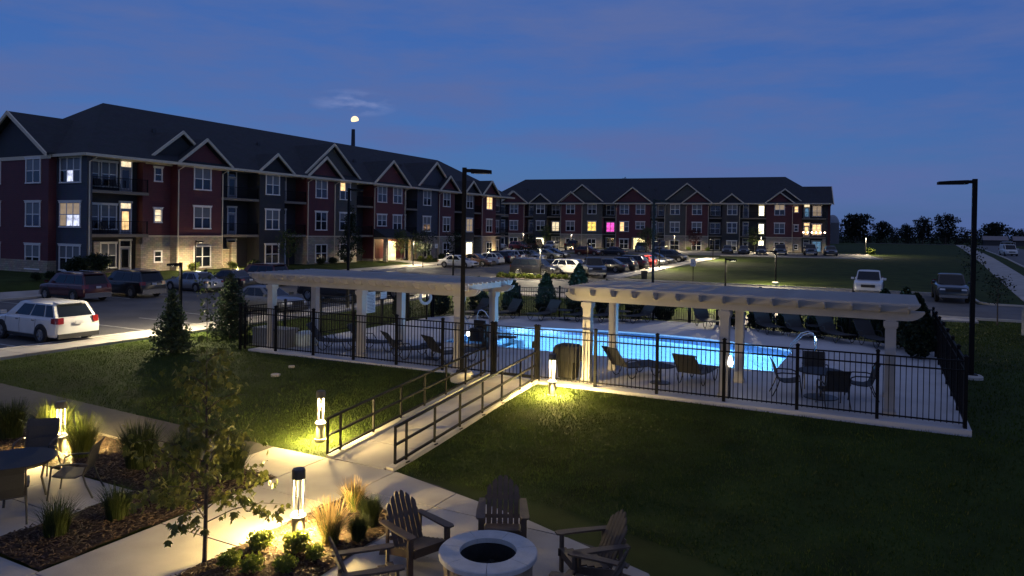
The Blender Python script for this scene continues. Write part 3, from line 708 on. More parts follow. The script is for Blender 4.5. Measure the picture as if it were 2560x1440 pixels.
RR = [dict(u=(.4,6.3), door=4.3, ds='ddd', win=[(2.2,1.4)]), dict(u=(9.9,11.9), door=10.9), dict(u=(14.9,17.9), win=[(16.4,1.5)], ws='bwb'), dict(u=(26.9,29.7), win=[(28.3,1.6)], ws='dmd'),
      dict(u=(36.8,39.6), door=37.4, win=[(38.7,.9)]), dict(u=(48.1,50.8), win=[(49.4,1.8)], ws='ddd'), dict(u=(54.2,59.0), door=55.2, win=[(58.1,.95)], ws='YYY', stone=1), dict(u=(65.4,69.6), door=66.3, ds='doc', ts='dow', win=[(68.1,1.5)], ws='cot')]
RGB_ = [(6.9,3.2,.7,'dark'),(7.5,3.1,-.02,'red'),(13.5,2.4,-.02,'dark'),(22.5,4.8,.5,'green'),(20.2,2.9,-.02,'red'),(33.2,3.95,-.02,'red'),(44.0,4.9,.5,'green'),(46.0,2.9,-.02,'red'),(52.6,2.2,-.02,'dark'),(62.3,3.4,.7,'dark'),(61.4,2.6,-.02,'red')]
br_ = apartment('apartment_building', 'three storey apartment building with red gables across the far end of the lot', (BA[0]-4*math.cos(TH),BA[1]-4*math.sin(TH),1.62), TH, 70,
     RB, RR, RGB_, [9.8,18.0,22.6,29.8,39.7,43.9,48.2,54.1,63.7], 7, 62.5, (1,))
dr = part('entrance', MB().box(33.2,36.2,-.5,-.01,0,2.7), STONE, br_); part('pane', MB().box(33.6,35.8,-.53,-.505,.1,2.45), LIT['y'], dr)
for u in (33.9,34.7,35.5): part('mullion', MB().box(u-.05,u+.05,-.57,-.532,.1,2.45), mat('bronze_frame', (.05,.035,.02), .5), dr)
part('stone_pier', MB().box(69.0,69.6,.1,.7,-.5,2.9), STONE, br_)
# a string of round lights along the end balcony, second floor
for k in range(6):
    o_ = tag(part('balcony_bulb', MB().lathe([(0,-.16),(.12,-.1),(.16,0),(.12,.1),(0,.16)], 10), emit('bulb_pink', (1,.62,.42), 9), None),
        'round pink lamp, '+ORD[k]+' from the left, strung along the corner balcony of the far building', 'lamp', 'lamps strung along the corner balcony')
    v = Vector((65.7+.74*k, .02, 4.1)); o_.location = (br_.location.x+v.x*math.cos(TH)-v.y*math.sin(TH), br_.location.y+v.x*math.sin(TH)+v.y*math.cos(TH), br_.location.z+v.z)
# ================================================================== VEHICLES
def paint(name, c, rough=.28, metal=.35):
    m = mat('paint_'+name, c, rough, metal, var=.05, scale=2, spec=.6); m.node_tree.nodes['Principled BSDF'].inputs['Coat Weight'].default_value = .6; return m
PC = {k: paint(k, c, metal=mt) for k, c, mt in (('white',(.62,.61,.58),0), ('silver',(.34,.35,.37),.6), ('black',(.010,.010,.012),.2), ('navy',(.014,.018,.032),.3), ('darkred',(.075,.010,.012),.3),
      ('red',(.30,.022,.02),.2), ('grey',(.10,.105,.115),.5), ('beige',(.26,.25,.18),.4), ('charcoal',(.035,.036,.040),.4), ('brown',(.10,.055,.04),.3), ('blue',(.02,.035,.07),.3))}
CGL = mat('car_glass', (.006,.008,.011), .06, var=0, spec=.5); TYRE = mat('tyre_rubber', (.012,.012,.012), .9, var=.1); RIM = mat('wheel_rim', (.34,.34,.35), .35, .7, var=.05)
CHROME = mat('chrome', (.55,.55,.57), .15, .95, var=0); HEADL = mat('headlight_lens', (.50,.52,.55), .1, var=0, spec=.9); TAILL = mat('taillight_lens', (.20,.013,.013), .15, var=.1, spec=.8)
PLATE = mat('plate_white', (.55,.55,.56), .5, var=.25, scale=30); PLAS = mat('black_plastic', (.018,.018,.019), .7, var=.1)
def wheel_meshes(r, wd):
    t = MB().lathe([(r*.62,-wd/2),(r*.93,-wd/2),(r,-wd*.36),(r,wd*.36),(r*.93,wd/2),(r*.62,wd/2),(r*.62,-wd/2)], 22)
    rm = MB(); rm.lathe([(r*.62,wd*.44),(r*.55,wd*.44),(r*.52,wd*.18),(.06,wd*.18)], 22); rm.lathe([(r*.62,-wd*.4),(0.02,-wd*.4)], 22)
    for k in range(5):
        a = 2*PI*k/5
        for da in (-.16,.16):
            rm.bar((.05*math.cos(a),.05*math.sin(a),wd*.36), (r*.58*math.cos(a+da),r*.58*math.sin(a+da),wd*.40), .05, .03)
    rm.lathe([(.0,wd*.42),(.07,wd*.40),(.07,wd*.2)], 10)
    return t.mesh('wheel', True), rm.mesh('rim', False)
def vehicle(name, label, kind, loc, rz, col, group, cat, S):
    """S: L W H, wb, r, prof lower body [(x, ztop, halfwidth scale)], cabin (xA xB xC xD), belt z, bed or None"""
    P = thing(name, label, cat, loc, rz, group); L, W, H = S['L'], S['W'], S['H']; zb = S.get('zb', .24); r = S['r']; hw = W/2
    body = MB(); secs = []
    for (x, zt, k) in S['prof']:
        w_ = hw*k; zm = zb+(zt-zb)*.55
        secs.append([(x,-w_*.90,zb),(x,-w_*.985,zb+.10),(x,-w_,zm),(x,-w_*.965,zt-.07),(x,-w_*.88,zt-.005),(x,-w_*.45,zt+.022),(x,0,zt+.028),(x,w_*.45,zt+.022),(x,w_*.88,zt-.005),(x,w_*.965,zt-.07),(x,w_,zm),(x,w_*.985,zb+.10),(x,w_*.90,zb)])
    body.loft(secs)
    xA, xB, xC, xD = S['cab']; zs = S['belt']; zr = H; wb_, wr = hw*.90, hw*S.get('roofk', .70)
    e = S.get('taper', .96)
    rings = [[(xA,-wb_*e,zs-.04),(xA,0,zs-.04),(xA,wb_*e,zs-.04),(xD,wb_*e,zs-.04),(xD,0,zs-.04),(xD,-wb_*e,zs-.04)],
             [(xB,-wr*.96,zr-.06),(xB,0,zr-.06),(xB,wr*.96,zr-.06),(xC,wr*.96,zr-.06),(xC,0,zr-.06),(xC,-wr*.96,zr-.06)],
             [(xB-.16,-wr*.80,zr-.005),(xB-.12,0,zr+.01),(xB-.16,wr*.80,zr-.005),(xC+.14,wr*.80,zr-.005),(xC+.12,0,zr+.01),(xC+.14,-wr*.80,zr-.005)]]
    body.loft(rings)
    # wheel arches stand a little proud
    if S.get('bed'):
        x0, x1 = S['bed']; zt = S['bedz']
        for s in (-1,1): body.box(x0,x1,s*hw*.98-(.09 if s > 0 else 0),s*hw*.98+(.09 if s < 0 else 0),zb+.3,zt)
        body.box(x0-.001,x0+.07,-hw*.96,hw*.96,zb+.3,zt-.02)
    bo = part('body', body, PC[col], P, smooth=True)
    def fq(a, b, c, d, s0, s1, t0, t1, o):
        a, b, c, d = map(Vector, (a,b,c,d)); n = (b-a).cross(d-a).normalized()*o
        f = lambda s, t: (a+(b-a)*s)*(1-t)+(d+(c-d)*s)*t+n
        return [f(s0,t0),f(s1,t0),f(s1,t1),f(s0,t1)]
    A = [(xA,-wb_*e,zs-.04),(xA,wb_*e,zs-.04),(xB,wr*.96,zr-.06),(xB,-wr*.96,zr-.06)]
    part('windshield', MB().add(fq(*A,.05,.95,.06,.95,.012), [(0,1,2,3)]), CGL, P)
    Dq = [(xD,wb_*e,zs-.04),(xD,-wb_*e,zs-.04),(xC,-wr*.96,zr-.06),(xC,wr*.96,zr-.06)]
    part('rear_window', MB().add(fq(*Dq,.08,.92,S.get('rw0',.08),.92,.012), [(0,1,2,3)]), CGL, P)
    for s in (-1,1):
        q = [(xD,s*wb_*e,zs-.04),(xA,s*wb_*e,zs-.04),(xB,s*wr*.96,zr-.06),(xC,s*wr*.96,zr-.06)]
        if s > 0: pass
        for (s0,s1) in S['sidewin']:
            o_ = .012 if s < 0 else -.012
            # the pillar ends lean with the glass
            part('side_window', MB().add(fq(*q,s0,s1,.10,.90,o_), [(0,1,2,3)]), CGL, P)
            if S.get('chromeline'): pass
        part('mirror', MB().box(xA-.28,xA-.12,s*(hw*.98),s*(hw*.98+.2),zs+.02,zs+.17) if s > 0 else MB().box(xA-.28,xA-.12,-(hw*.98+.2),-(hw*.98),zs+.02,zs+.17), bo.data.materials[0], P)
        sm = MB(); zm_ = zb+(zs-zb)*.55
        for xd in (S['handles'][0]-.16, S['handles'][-1]-.16, S['handles'][-1]+.86):
            sm.bar((xd,s*(hw*.985+.002),zb+.11),(xd,s*(hw+.002),zm_),.012,.006,(0,s,0)); sm.bar((xd,s*(hw+.002),zm_),(xd,s*(hw*.967+.002),zs-.08),.012,.006,(0,s,0))
        part('door_seam', sm, PLAS, P)
        for xd in S['handles']: part('door_handle', MB().box(xd-.09,xd+.09,s*hw*.985-.02,s*hw*.985+.02,zs-.16,zs-.12), CHROME, P)
        xf = S['prof'][-1][0]; xr = S['prof'][0][0]
        part('headlight', MB().loft([[(xf-.30,s*hw*.94,S['hz']),(xf-.30,s*hw*.94,S['hz']+.15),(xf-.30,s*hw*.60,S['hz']+.15),(xf-.30,s*hw*.60,S['hz'])],[(xf-.02,s*hw*.80,S['hz']),(xf-.07,s*hw*.80,S['hz']+.13),(xf+.01,s*hw*.48,S['hz']+.11),(xf+.025,s*hw*.48,S['hz']+.01)]]), HEADL, P)
        ty = S['tz']
        k0, k1 = S['prof'][0][2], S['prof'][1][2]
        part('taillight', MB().loft([[(xr+.03,s*hw*.60,ty),(xr-.025,s*hw*.62,ty),(xr-.015,s*hw*k0*.985,ty),(xr+.10,s*hw*(k1+.015),ty),(xr+S.get('tl',.26),s*hw*(k1+.035),ty+.02)],[(xr+.06,s*hw*.60,ty+S.get('th',.17)),(xr-.005,s*hw*.62,ty+S.get('th',.17)),(xr+.005,s*hw*k0*.97,ty+S.get('th',.17)),(xr+.12,s*hw*(k1),ty+S.get('th',.17)),(xr+S.get('tl',.26),s*hw*(k1+.02),ty+S.get('th',.17)-.02)]]), TAILL, P)
    xf = S['prof'][-1][0]; xr = S['prof'][0][0]
    part('grille', MB().box(xf-.1,xf+.03,-hw*.46,hw*.46,S['hz']-.10,S['hz']+.10), PLAS, P)
    part('bumper', MB().box(xf-.14,xf+.045,-hw*.84,hw*.84,zb-.03,zb+.15), CHROME if S.get('chrome') else PLAS, P)
    part('bumper', MB().box(xr-.045,xr+.14,-hw*.86,hw*.86,zb-.03,zb+.15 if not S.get('chrome') else zb+.28), CHROME if S.get('chrome') else PLAS, P)
    part('sill', MB().box(-S['wb']/2+r,S['wb']/2-r,-hw*.955,hw*.955,zb-.06,zb+.06), PLAS, P)
    part('license_plate', MB().box(xr-.06,xr-.035,-.16,.16,S['pz'],S['pz']+.13), PLATE, P)
    wt, wr_ = S['wm'] if 'wm' in S else S.setdefault('wm', wheel_meshes(r, S.get('tw', .23)))
    am = S.setdefault('am', MB().lathe([(r*1.0,-.02),(r*1.19,-.02),(r*1.19,.012),(r*1.0,.012)], 16, a0=-.12, a1=PI+.12).lathe([(r*1.1,-.05),(0.01,-.05)], 16).mesh('wheel_arch'))
    for x in (-S['wb']/2+S.get('wo',0), S['wb']/2+S.get('wo',0)):
        for s in (-1,1):
            ar = part('wheel_arch', am, PLAS, P, loc=(x, s*hw*1.0, r)); ar.rotation_euler = (PI/2,0,0) if s < 0 else (PI/2,0,0)
            if s > 0: ar.rotation_euler = (PI/2,0,0); ar.scale = (1,1,-1)
            wl = part('wheel', wt, TYRE, P, loc=(x, s*(hw-.085), r)); wl.rotation_euler = (PI/2,0,0) if s < 0 else (-PI/2,0,0)
            part('rim', wr_, RIM, wl)
    if S.get('rails'):
        for s in (-1,1): part('roof_rail', MB().tube([(xB-.25,s*wr*.80,zr),(xB-.3,s*wr*.80,zr+.06),(xC+.3,s*wr*.80,zr+.06),(xC+.25,s*wr*.80,zr)], .018, 5), CHROME, P)
    if S.get('spoiler'): part('spoiler', MB().loft([[(xC+.16,-wr*.86,zr-.02),(xC+.16,wr*.86,zr-.02),(xC+.16,wr*.86,zr+.012),(xC+.16,-wr*.86,zr+.012)],[(xC-.16,-wr*.80,zr-.045),(xC-.16,wr*.80,zr-.045),(xC-.16,wr*.80,zr-.03),(xC-.16,-wr*.80,zr-.03)]]), bo.data.materials[0], P)
    return P
SPEC = {
 'suv': dict(L=4.7,W=1.92,H=1.64,wb=2.82,r=.37,tw=.24,zb=.28,belt=1.06,prof=[(-2.34,.80,.86),(-2.28,1.02,.93),(-1.9,1.06,.985),(-.6,1.05,1),(.9,1.03,1),(1.5,1.00,.985),(2.05,.92,.93),(2.27,.80,.84),(2.34,.62,.76)],
      cab=(1.28,.48,-1.80,-2.20), roofk=.735, sidewin=[(.035,.20),(.225,.50),(.525,.83)], handles=(-.85,.25), hz=.68, tz=.83, th=.24, tl=.30, pz=.80, spoiler=1, rw0=.10),
 'wagon': dict(L=4.9,W=1.96,H=1.76,wb=2.9,r=.38,tw=.25,zb=.30,belt=1.10,prof=[(-2.43,.84,.88),(-2.38,1.06,.94),(-2.0,1.10,.99),(-.6,1.09,1),(1.1,1.07,1),(1.6,1.05,.985),(2.15,.98,.94),(2.36,.86,.86),(2.43,.66,.78)],
      cab=(1.40,.72,-2.02,-2.34), roofk=.76, sidewin=[(.03,.25),(.275,.53),(.555,.84)], handles=(-.85,.35), hz=.74, tz=.86, th=.22, tl=.16, pz=.86, rails=1, spoiler=1, chrome=1),
 'sedan': dict(L=4.75,W=1.82,H=1.45,wb=2.75,r=.33,tw=.21,zb=.20,belt=.90,prof=[(-2.36,.66,.80),(-2.28,.90,.90),(-1.7,.95,.97),(-.8,.915,1),(.8,.90,1),(1.4,.88,.98),(2.0,.77,.92),(2.28,.64,.82),(2.38,.48,.72)],
      cab=(1.12,.22,-.98,-1.86), roofk=.70, sidewin=[(.17,.26),(.28,.56),(.59,.88)], handles=(-.65,.35), hz=.56, tz=.68, th=.16, tl=.22, pz=.68, taper=.93),
 'hatch': dict(L=4.3,W=1.78,H=1.50,wb=2.6,r=.32,tw=.2,zb=.20,belt=.93,prof=[(-2.12,.70,.86),(-2.06,.92,.93),(-1.6,.96,.98),(-.6,.94,1),(.8,.92,1),(1.3,.90,.98),(1.8,.80,.92),(2.06,.66,.82),(2.14,.50,.72)],
      cab=(1.12,.28,-1.42,-2.0), roofk=.72, sidewin=[(.05,.22),(.245,.54),(.565,.86)], handles=(-.7,.25), hz=.58, tz=.74, th=.26, tl=.14, pz=.72, spoiler=1, rw0=.12),
 'pickup': dict(L=5.7,W=1.98,H=1.90,wb=3.6,r=.40,tw=.27,zb=.40,belt=1.22,wo=-.05,prof=[(-2.85,.86,.96),(-2.75,.88,.98),(-.75,.88,1),(-.72,1.22,1),(1.3,1.20,1),(1.65,1.20,.99),(2.45,1.14,.96),(2.78,1.04,.90),(2.85,.72,.86)],
      cab=(1.34,.66,-.52,-.70), roofk=.78, sidewin=[(.04,.46),(.50,.86)], handles=(-.35,.55), hz=.86, tz=.92, th=.38, tl=.05, pz=.55, bed=(-2.83,-.72), bedz=1.24, chrome=1),
 'van': dict(L=5.3,W=2.0,H=2.05,wb=3.1,r=.36,tw=.24,zb=.28,belt=1.15,prof=[(-2.63,1.1,.94),(-2.58,1.14,.97),(-1.5,1.16,1),(.8,1.15,1),(1.5,1.12,.99),(2.2,1.02,.95),(2.5,.86,.88),(2.62,.6,.8)],
      cab=(1.75,1.0,-2.45,-2.60), roofk=.84, sidewin=[(.74,.92)], handles=(.6,), hz=.72, tz=.9, th=.4, tl=.05, pz=.72),
}
PROTO = {}
NM = {'suv':'suv','wagon':'suv','sedan':'sedan','hatch':'hatchback','pickup':'pickup_truck','van':'van'}
def car(kind, x, y, deg, col, label, group, cat='car'):
    g = ground(x, y)+.025; rz = R(deg)
    if kind not in PROTO:
        PROTO[kind] = reg(vehicle(NM[kind], label, kind, (x,y,g), rz, col, group, cat, SPEC[kind])); return PROTO[kind]
    pm = PC[col]; return dup(PROTO[kind], (x,y,g), rz, label, group, slotmat={'body':pm,'mirror':pm,'spoiler':pm})
GN, GF, GM, GR, GB_ = 'vehicles in the near parking rows', 'vehicles nosed in along the left building', 'vehicles in the row beside the open lawn', 'vehicles parked before the far building', 'vehicles in the pool driveway'
# heading: 180 = nose to the left building, 0 = nose to the pool side
car('suv', -31.25, 17.75, 180, 'white', 'white SUV with lit tailgate beside the lawn walk, nearest vehicle of all', GN)
car('wagon', -45.9, 27.9, 180, 'darkred', 'dark red SUV parked nose to the left building beside a black SUV', GF)
car('wagon', -45.7, 31.6, 180, 'black', 'big black SUV with chrome rear bumper between the dark red SUV and the silver sedan', GF)
car('sedan', -45.8, 36.7, 180, 'silver', 'silver sedan behind the short lamp post, parked nose to the left building', GF)
car('sedan', -45.8, 40.0, 180, 'black', 'black sedan just right of the silver sedan under the lit stone wall', GF)
car('wagon', -45.9, 43.4, 180, 'darkred', 'dark red SUV half hidden by the left end of the near white pergola', GF)
car('sedan', -31.5, 30.2, 0, 'grey', 'silver grey sedan seen through the posts of the left pergola, nose to the pool', GN)
car('pickup', -32.0, 36.9, 180, 'black', 'black pickup truck with tail to the pool, under the beam of the left pergola', GN, 'truck')
car('wagon', -31.4, 41.2, 0, 'black', 'black SUV with a bright grille behind the pool rules sign', GN)
car('sedan', -44.2, 71.6, 0, 'white', 'white sedan standing side-on at the near end of the row below the left building', GF)
car('sedan', -44.1, 75.6, 0, 'brown', 'reddish brown sedan next to the white sedan in the row below the left building', GF)
car('hatch', -44.1, 78.2, 180, 'white', 'pale hatchback with a dark roof third in the row below the left building', GF)
car('suv', -44.2, 81.0, 180, 'navy', 'dark blue SUV fourth in the row below the left building', GF)
car('suv', -44.1, 83.7, 180, 'white', 'white SUV partly behind the island tree in the row below the left building', GF)
car('sedan', -43.7, 89.4, 0, 'silver', 'silver sedan right of the island tree, nose to the parking aisle', GF)
car('sedan', -43.6, 94.6, 0, 'beige', 'pale olive sedan in the row below the left building, nose to the aisle', GF)
car('sedan', -43.7, 97.6, 0, 'black', 'black sedan behind the pale olive sedan, farthest of the row below the left building', GF)
car('wagon', -31.2, 65.2, 0, 'black', 'black SUV standing right behind the low island hedge', GM)
car('sedan', -31.6, 69.6, 180, 'black', 'long black sedan roof showing behind the black SUV at the hedge', GM)
car('suv', -28.0, 67.6, 0, 'white', 'white SUV lit bright between two dark cars at the island hedge', GM)
car('pickup', -25.7, 66.9, -60, 'black', 'black pickup truck turning at the corner of the lawn by the hedge', GM, 'truck')
car('sedan', -27.0, 74.3, 180, 'charcoal', 'dark grey sedan just beyond the black pickup truck in the lawn row', GM)
car('hatch', -26.6, 77.3, 180, 'navy', 'dark blue hatchback with tail to the lawn walk', GM)
car('suv', -26.5, 80.1, 180, 'black', 'black SUV with pale tail lamps between the blue hatchback and the red car', GM)
car('hatch', -26.2, 83.0, 180, 'red', 'small red hatchback in the lawn row, tail to the lit walk', GM)
car('sedan', -26.6, 88.6, 0, 'grey', 'grey sedan behind the grass tuft in the lawn row', GM)
car('sedan', -26.6, 92.0, 0, 'charcoal', 'dark sedan behind the grey sedan near the pole in the lawn row', GM)
car('suv', -26.4, 98.5, 0, 'black', 'black SUV at the far end of the lawn row beside the lit pavement', GM)
car('pickup', -66.0, 118.5, 10, 'white', 'white pickup truck at the far left corner of the far building', GR, 'truck')
car('suv', -61.2, 121.2, -20, 'red', 'bright red SUV lit up in front of the far building', GR)
def farcar(kind, u, v, deg, col, label, cat='car'):
    x, y = rb(u, v); return car(kind, x, y, deg+8, col, label, GR, cat)
farcar('suv', 15.6, 12.2, -90, 'silver', 'silver SUV parked nose out before the red wing of the far building')
farcar('pickup', 20.0, 12.6, 90, 'navy', 'dark pickup truck below the grey green wing of the far building', 'truck')
farcar('van', 12.8, 13.4, 90, 'brown', 'brown van left of the silver SUV before the far building', 'van')
car('sedan', -39.0, 110.2, 180, 'navy', 'dark blue sedan side-on in the aisle before the far building', GR)
car('hatch', -42.6, 108.9, 0, 'darkred', 'dark maroon hatchback left of the dark blue sedan in the aisle', GR)
farcar('wagon', 33.6, 14.4, 90, 'grey', 'grey SUV beside the pole at the lit entrance of the far building')
farcar('van', 37.0, 14.2, -90, 'black', 'black van right of the lit entrance of the far building', 'van')
for u, kd, c, lb in ((48.6,'sedan','charcoal','dark grey sedan leftmost of the six vehicles along the far lawn edge'), (51.4,'sedan','black','black sedan below the lit ground floor tree of the far building'), (54.3,'hatch','charcoal','dark hatchback below the brightest windows of the far building'),
                     (57.4,'wagon','black','black SUV right of the brightest windows of the far building'), (62.2,'pickup','navy','dark blue pickup truck below the string lit balcony'), (65.4,'suv','charcoal','dark SUV rightmost of the vehicles along the far building')):
    farcar(kd, u, 13.4, -90, c, lb, 'truck' if kd == 'pickup' else 'car')
car('pickup', -1.1, 60.6, -90, 'white', 'white pickup truck facing the pool, its hood above the right pergola', GB_, 'truck')
car('pickup', 4.1, 59.8, -90, 'black', 'black pickup truck with chrome bumper facing the pool beside the tall right lamp post', GB_, 'truck')
car('van', 19.8, 158, -84, 'white', 'white work van with a ladder rack on the street at the far right', 'vehicles on the far right street', 'van')
t = thing('ladder_rack', 'ladder rack with pipes on the roof of the white work van', 'rack', (19.8,158,ground(19.8,158)+2.08), R(-84))
b = MB()
for x in (-1.8,0,1.0): b.bar((x,-.8,0),(x,-.8,.35),.06); b.bar((x,.8,0),(x,.8,.35),.06); b.bar((x,-.85,.35),(x,.85,.35),.06)
part('frame', b, RIM, t)
for y in (-.5,-.2,.3): part('pipe', MB().tube([(-2.2,y,.43),(1.4,y,.50)], .06, 6), RIM, t)
# ================================================================== FENCES, RAILINGS, PERGOLAS
PK = {}
def pk_mesh(h):
    k = round(h,2)
    if k not in PK: PK[k] = MB().box(-.009,.009,-.009,.009,0,k).mesh('picket')
    return PK[k]
POSTM = MB().box(-.038,.038,-.038,.038,-.25,1.60).box(-.05,.05,-.05,.05,1.60,1.625).add([(-.05,-.05,1.625),(.05,-.05,1.625),(.05,.05,1.625),(-.05,.05,1.625),(0,0,1.665)], [(0,1,4),(1,2,4),(2,3,4),(3,0,4)]).mesh('post')
def fence(label, pts, zf, group='black metal fences round the pool', name='metal_fence', cat='fence', sp=1.85, pick=.118, ends=True):
    x0, y0 = pts[0]; P = thing(name, label, cat, (x0,y0,zf(x0,y0)), 0, group); z00 = zf(x0,y0)
    def post(x, y): part('post', POSTM, BLK, P, loc=(x-x0,y-y0,zf(x,y)-z00))
    for (a, b) in zip(pts, pts[1:]):
        L = math.hypot(b[0]-a[0], b[1]-a[1]); n = max(1, int(round(L/sp))); ang = math.atan2(b[1]-a[1], b[0]-a[0])
        for i in range(n):
            p = (a[0]+(b[0]-a[0])*i/n, a[1]+(b[1]-a[1])*i/n); q = (a[0]+(b[0]-a[0])*(i+1)/n, a[1]+(b[1]-a[1])*(i+1)/n)
            zp_, zq = zf(*p), zf(*q); post(*p)
            for h in (.10,1.30,1.52):
                part('rail', MB().bar((p[0]-x0,p[1]-y0,zp_+h-z00),(q[0]-x0,q[1]-y0,zq+h-z00),.034,.034), BLK, P)
            m_ = int(L/n/pick)
            for j in range(1, m_):
                t = j/m_; o = part('picket', pk_mesh(1.46), BLK, P, loc=(p[0]+(q[0]-p[0])*t-x0, p[1]+(q[1]-p[1])*t-y0, zp_+(zq-zp_)*t-z00+.06)); o.rotation_euler = (0,0,ang)
    if ends: post(*pts[-1])
    return P
zfd = lambda x, y: deckz(x)+.02
YF = 19.42
fence('black metal fence along the front of the pool, left of the gate', [(-21.6,YF),(-10.72,YF)], zfd)
fence('black metal fence along the front of the pool, right of the gate', [(-9.14,YF),(1.68,YF)], zfd)
fence('black metal fence seen end-on along the right side of the pool deck', [(1.68,19.55),(1.68,32.3)], zfd)
fence('black metal fence along the left side of the pool deck beside the grass strip', [(-21.55,19.6),(-20.9,31.3)], zfd)
BACK = [(-20.9,31.45),(-20.1,32.65),(-17.2,34.1),(-13.2,35.5),(-10.5,36.0),(-8.7,36.05)]
fence('curved black metal fence behind the pool, left of the far gate post', BACK, zfd)
fence('curved black metal fence behind the pool, right of the far gate post', [(-7.2,35.85),(-6,35.4),(-3,34.4),(.4,33.0),(1.68,32.35)], zfd)
fence('gate in the far fence where a concrete walk meets the pool deck', [(-8.62,36.05),(-7.28,35.87)], zfd, 'gates into the pool', 'fence_gate', 'gate', 1.4)
g = fence('black metal gate at the top of the ramp, between the two railings', [(-10.62,YF+.02),(-9.24,YF+.02)], zfd, 'gates into the pool', 'fence_gate', 'gate', 1.5)
part('kick_panel', MB().box(.1,1.3,-.012,.012,.04,.10), BLK, g); part('latch', MB().box(1.28,1.36,-.06,.06,.95,1.15), BLK, g)
RAILM = mat('railing_black', (.007,.0065,.0065), .55, var=.1, spec=.2)
def ramp_rail(x, ys_, label):
    z0 = zr(x, ys_[0]); P = thing('ramp_railing', label, 'railing', (x,ys_[0],z0), 0, 'railings along the ramp'); H = .86
    zz = lambda y: zr(x,y)-z0
    for y in ys_[1:]: part('post', MB().box(-.022,.022,-.022,.022,-.12,H).box(-.06,.06,-.06,.06,-.02,0), RAILM, P, loc=(0,y-ys_[0],zz(y)))
    part('post', MB().box(-.022,.022,-.022,.022,.10,H), RAILM, P)
    part('post', MB().box(-.022,.022,-.022,.022,.10,H), RAILM, P, loc=(0,ys_[-1]+.25-ys_[0],zz(ys_[-1])+.02))
    for h in (.10,.48,H): part('rail', MB().bar((0,-.02,h),(0,ys_[-1]+.27-ys_[0],zz(ys_[-1])+h+.025),.05,.045), RAILM, P)
ramp_rail(-9.12, [12.35,12.75,13.85,14.95,16.05,17.1,18.2,18.95], 'right hand railing of the ramp, next to the dark lawn')
ramp_rail(-10.84, [12.2,12.62,13.8,14.9,15.95,17.0,18.05,18.95], 'left hand railing of the ramp, beside the glowing bollard on the grass')

WHT = mat('white_vinyl', (.41,.39,.37), .55, var=.10, scale=2)
def pergola(label, xs_, ys_, X0, X1, nraf):
    cx_ = xs_[0]; cy_ = ys_[0]; z = deckz(cx_); P = thing('pergola', label, 'pergola', (cx_,cy_,z), 0, 'white pergolas over the pool deck')
    H = 2.40; hb = .235
    for i, x in enumerate(xs_):
        for y in ys_:
            dz = deckz(x)-z
            pt = part('post', MB().box(-.12,.12,-.12,.12,dz-.02,H), WHT, P, loc=(x-cx_,y-cy_,0))
            part('collar', MB().box(-.16,.16,-.16,.16,H-.16,H-.03).box(-.14,.14,-.14,.14,H-.20,H-.16), WHT, pt)
            part('base_trim', MB().box(-.15,.15,-.15,.15,dz,dz+.12), WHT, pt)
    def tail(x, s): # curved beam or rafter end
        return [(x,0),(x+s*.10,.012),(x+s*.20,.05),(x+s*.30,.12),(x+s*.36,.20),(x+s*.36,hb)]
    for y in ys_:
        for dy in (-.10,.10):
            a = tail(X0+.36, -1); c = tail(X1-.36, 1)
            poly = [(p[0],p[1]) for p in c] + [(p[0],p[1]) for p in a[::-1]]
            M = Matrix.Translation((-cx_,y-cy_+dy+.022,H)) @ Matrix.Rotation(PI/2,4,'X')
            part('beam', MB().prism(poly, 0, .045, M), WHT, P)
    y0, y1 = ys_[0]-.62, ys_[1]+.62; hr = .20
    rp_ = [(y1-.34,0),(y1-.2,.02),(y1-.08,.07),(y1,.15),(y1,hr),(y0,hr),(y0,.15),(y0+.08,.07),(y0+.2,.02),(y0+.34,0)]
    rm_ = MB().prism(rp_, -.022, .022, Matrix(((0,0,1,0),(1,0,0,-cy_),(0,1,0,H+hb-.05),(0,0,0,1)))).mesh('rafter')
    for i in range(nraf):
        x = X0+.34+(X1-X0-.68)*i/(nraf-1); part('rafter', rm_, WHT, P, loc=(x-cx_,0,0))
    for y in (ys_[0]-.20, ys_[1]+.20): part('fascia', MB().box(X0+.30-cx_,X1-.30-cx_,y-cy_-.018,y-cy_+.018,H+hb-.02,H+hb-.05+hr), WHT, P)
    ns = 12
    sm = MB().box(X0+.12-cx_,X1-.12-cx_,-.04,.04,0,.05).mesh('slat')
    for i in range(ns):
        y = y0+.14+(y1-y0-.28)*i/(ns-1); part('slat', sm, WHT, P, loc=(0,y-cy_,H+hb-.05+hr+.004))
    return P
pergola('right hand white pergola, warm lit at its left post by a bollard', [-7.8,-3.83,.14], [19.98,22.25], -8.5,.86, 15)
pergola('left hand white pergola, in front of the silver sedan in the parking lot', [-20.6,-16.32,-12.3], [20.02,22.35], -21.45,-11.55, 16)

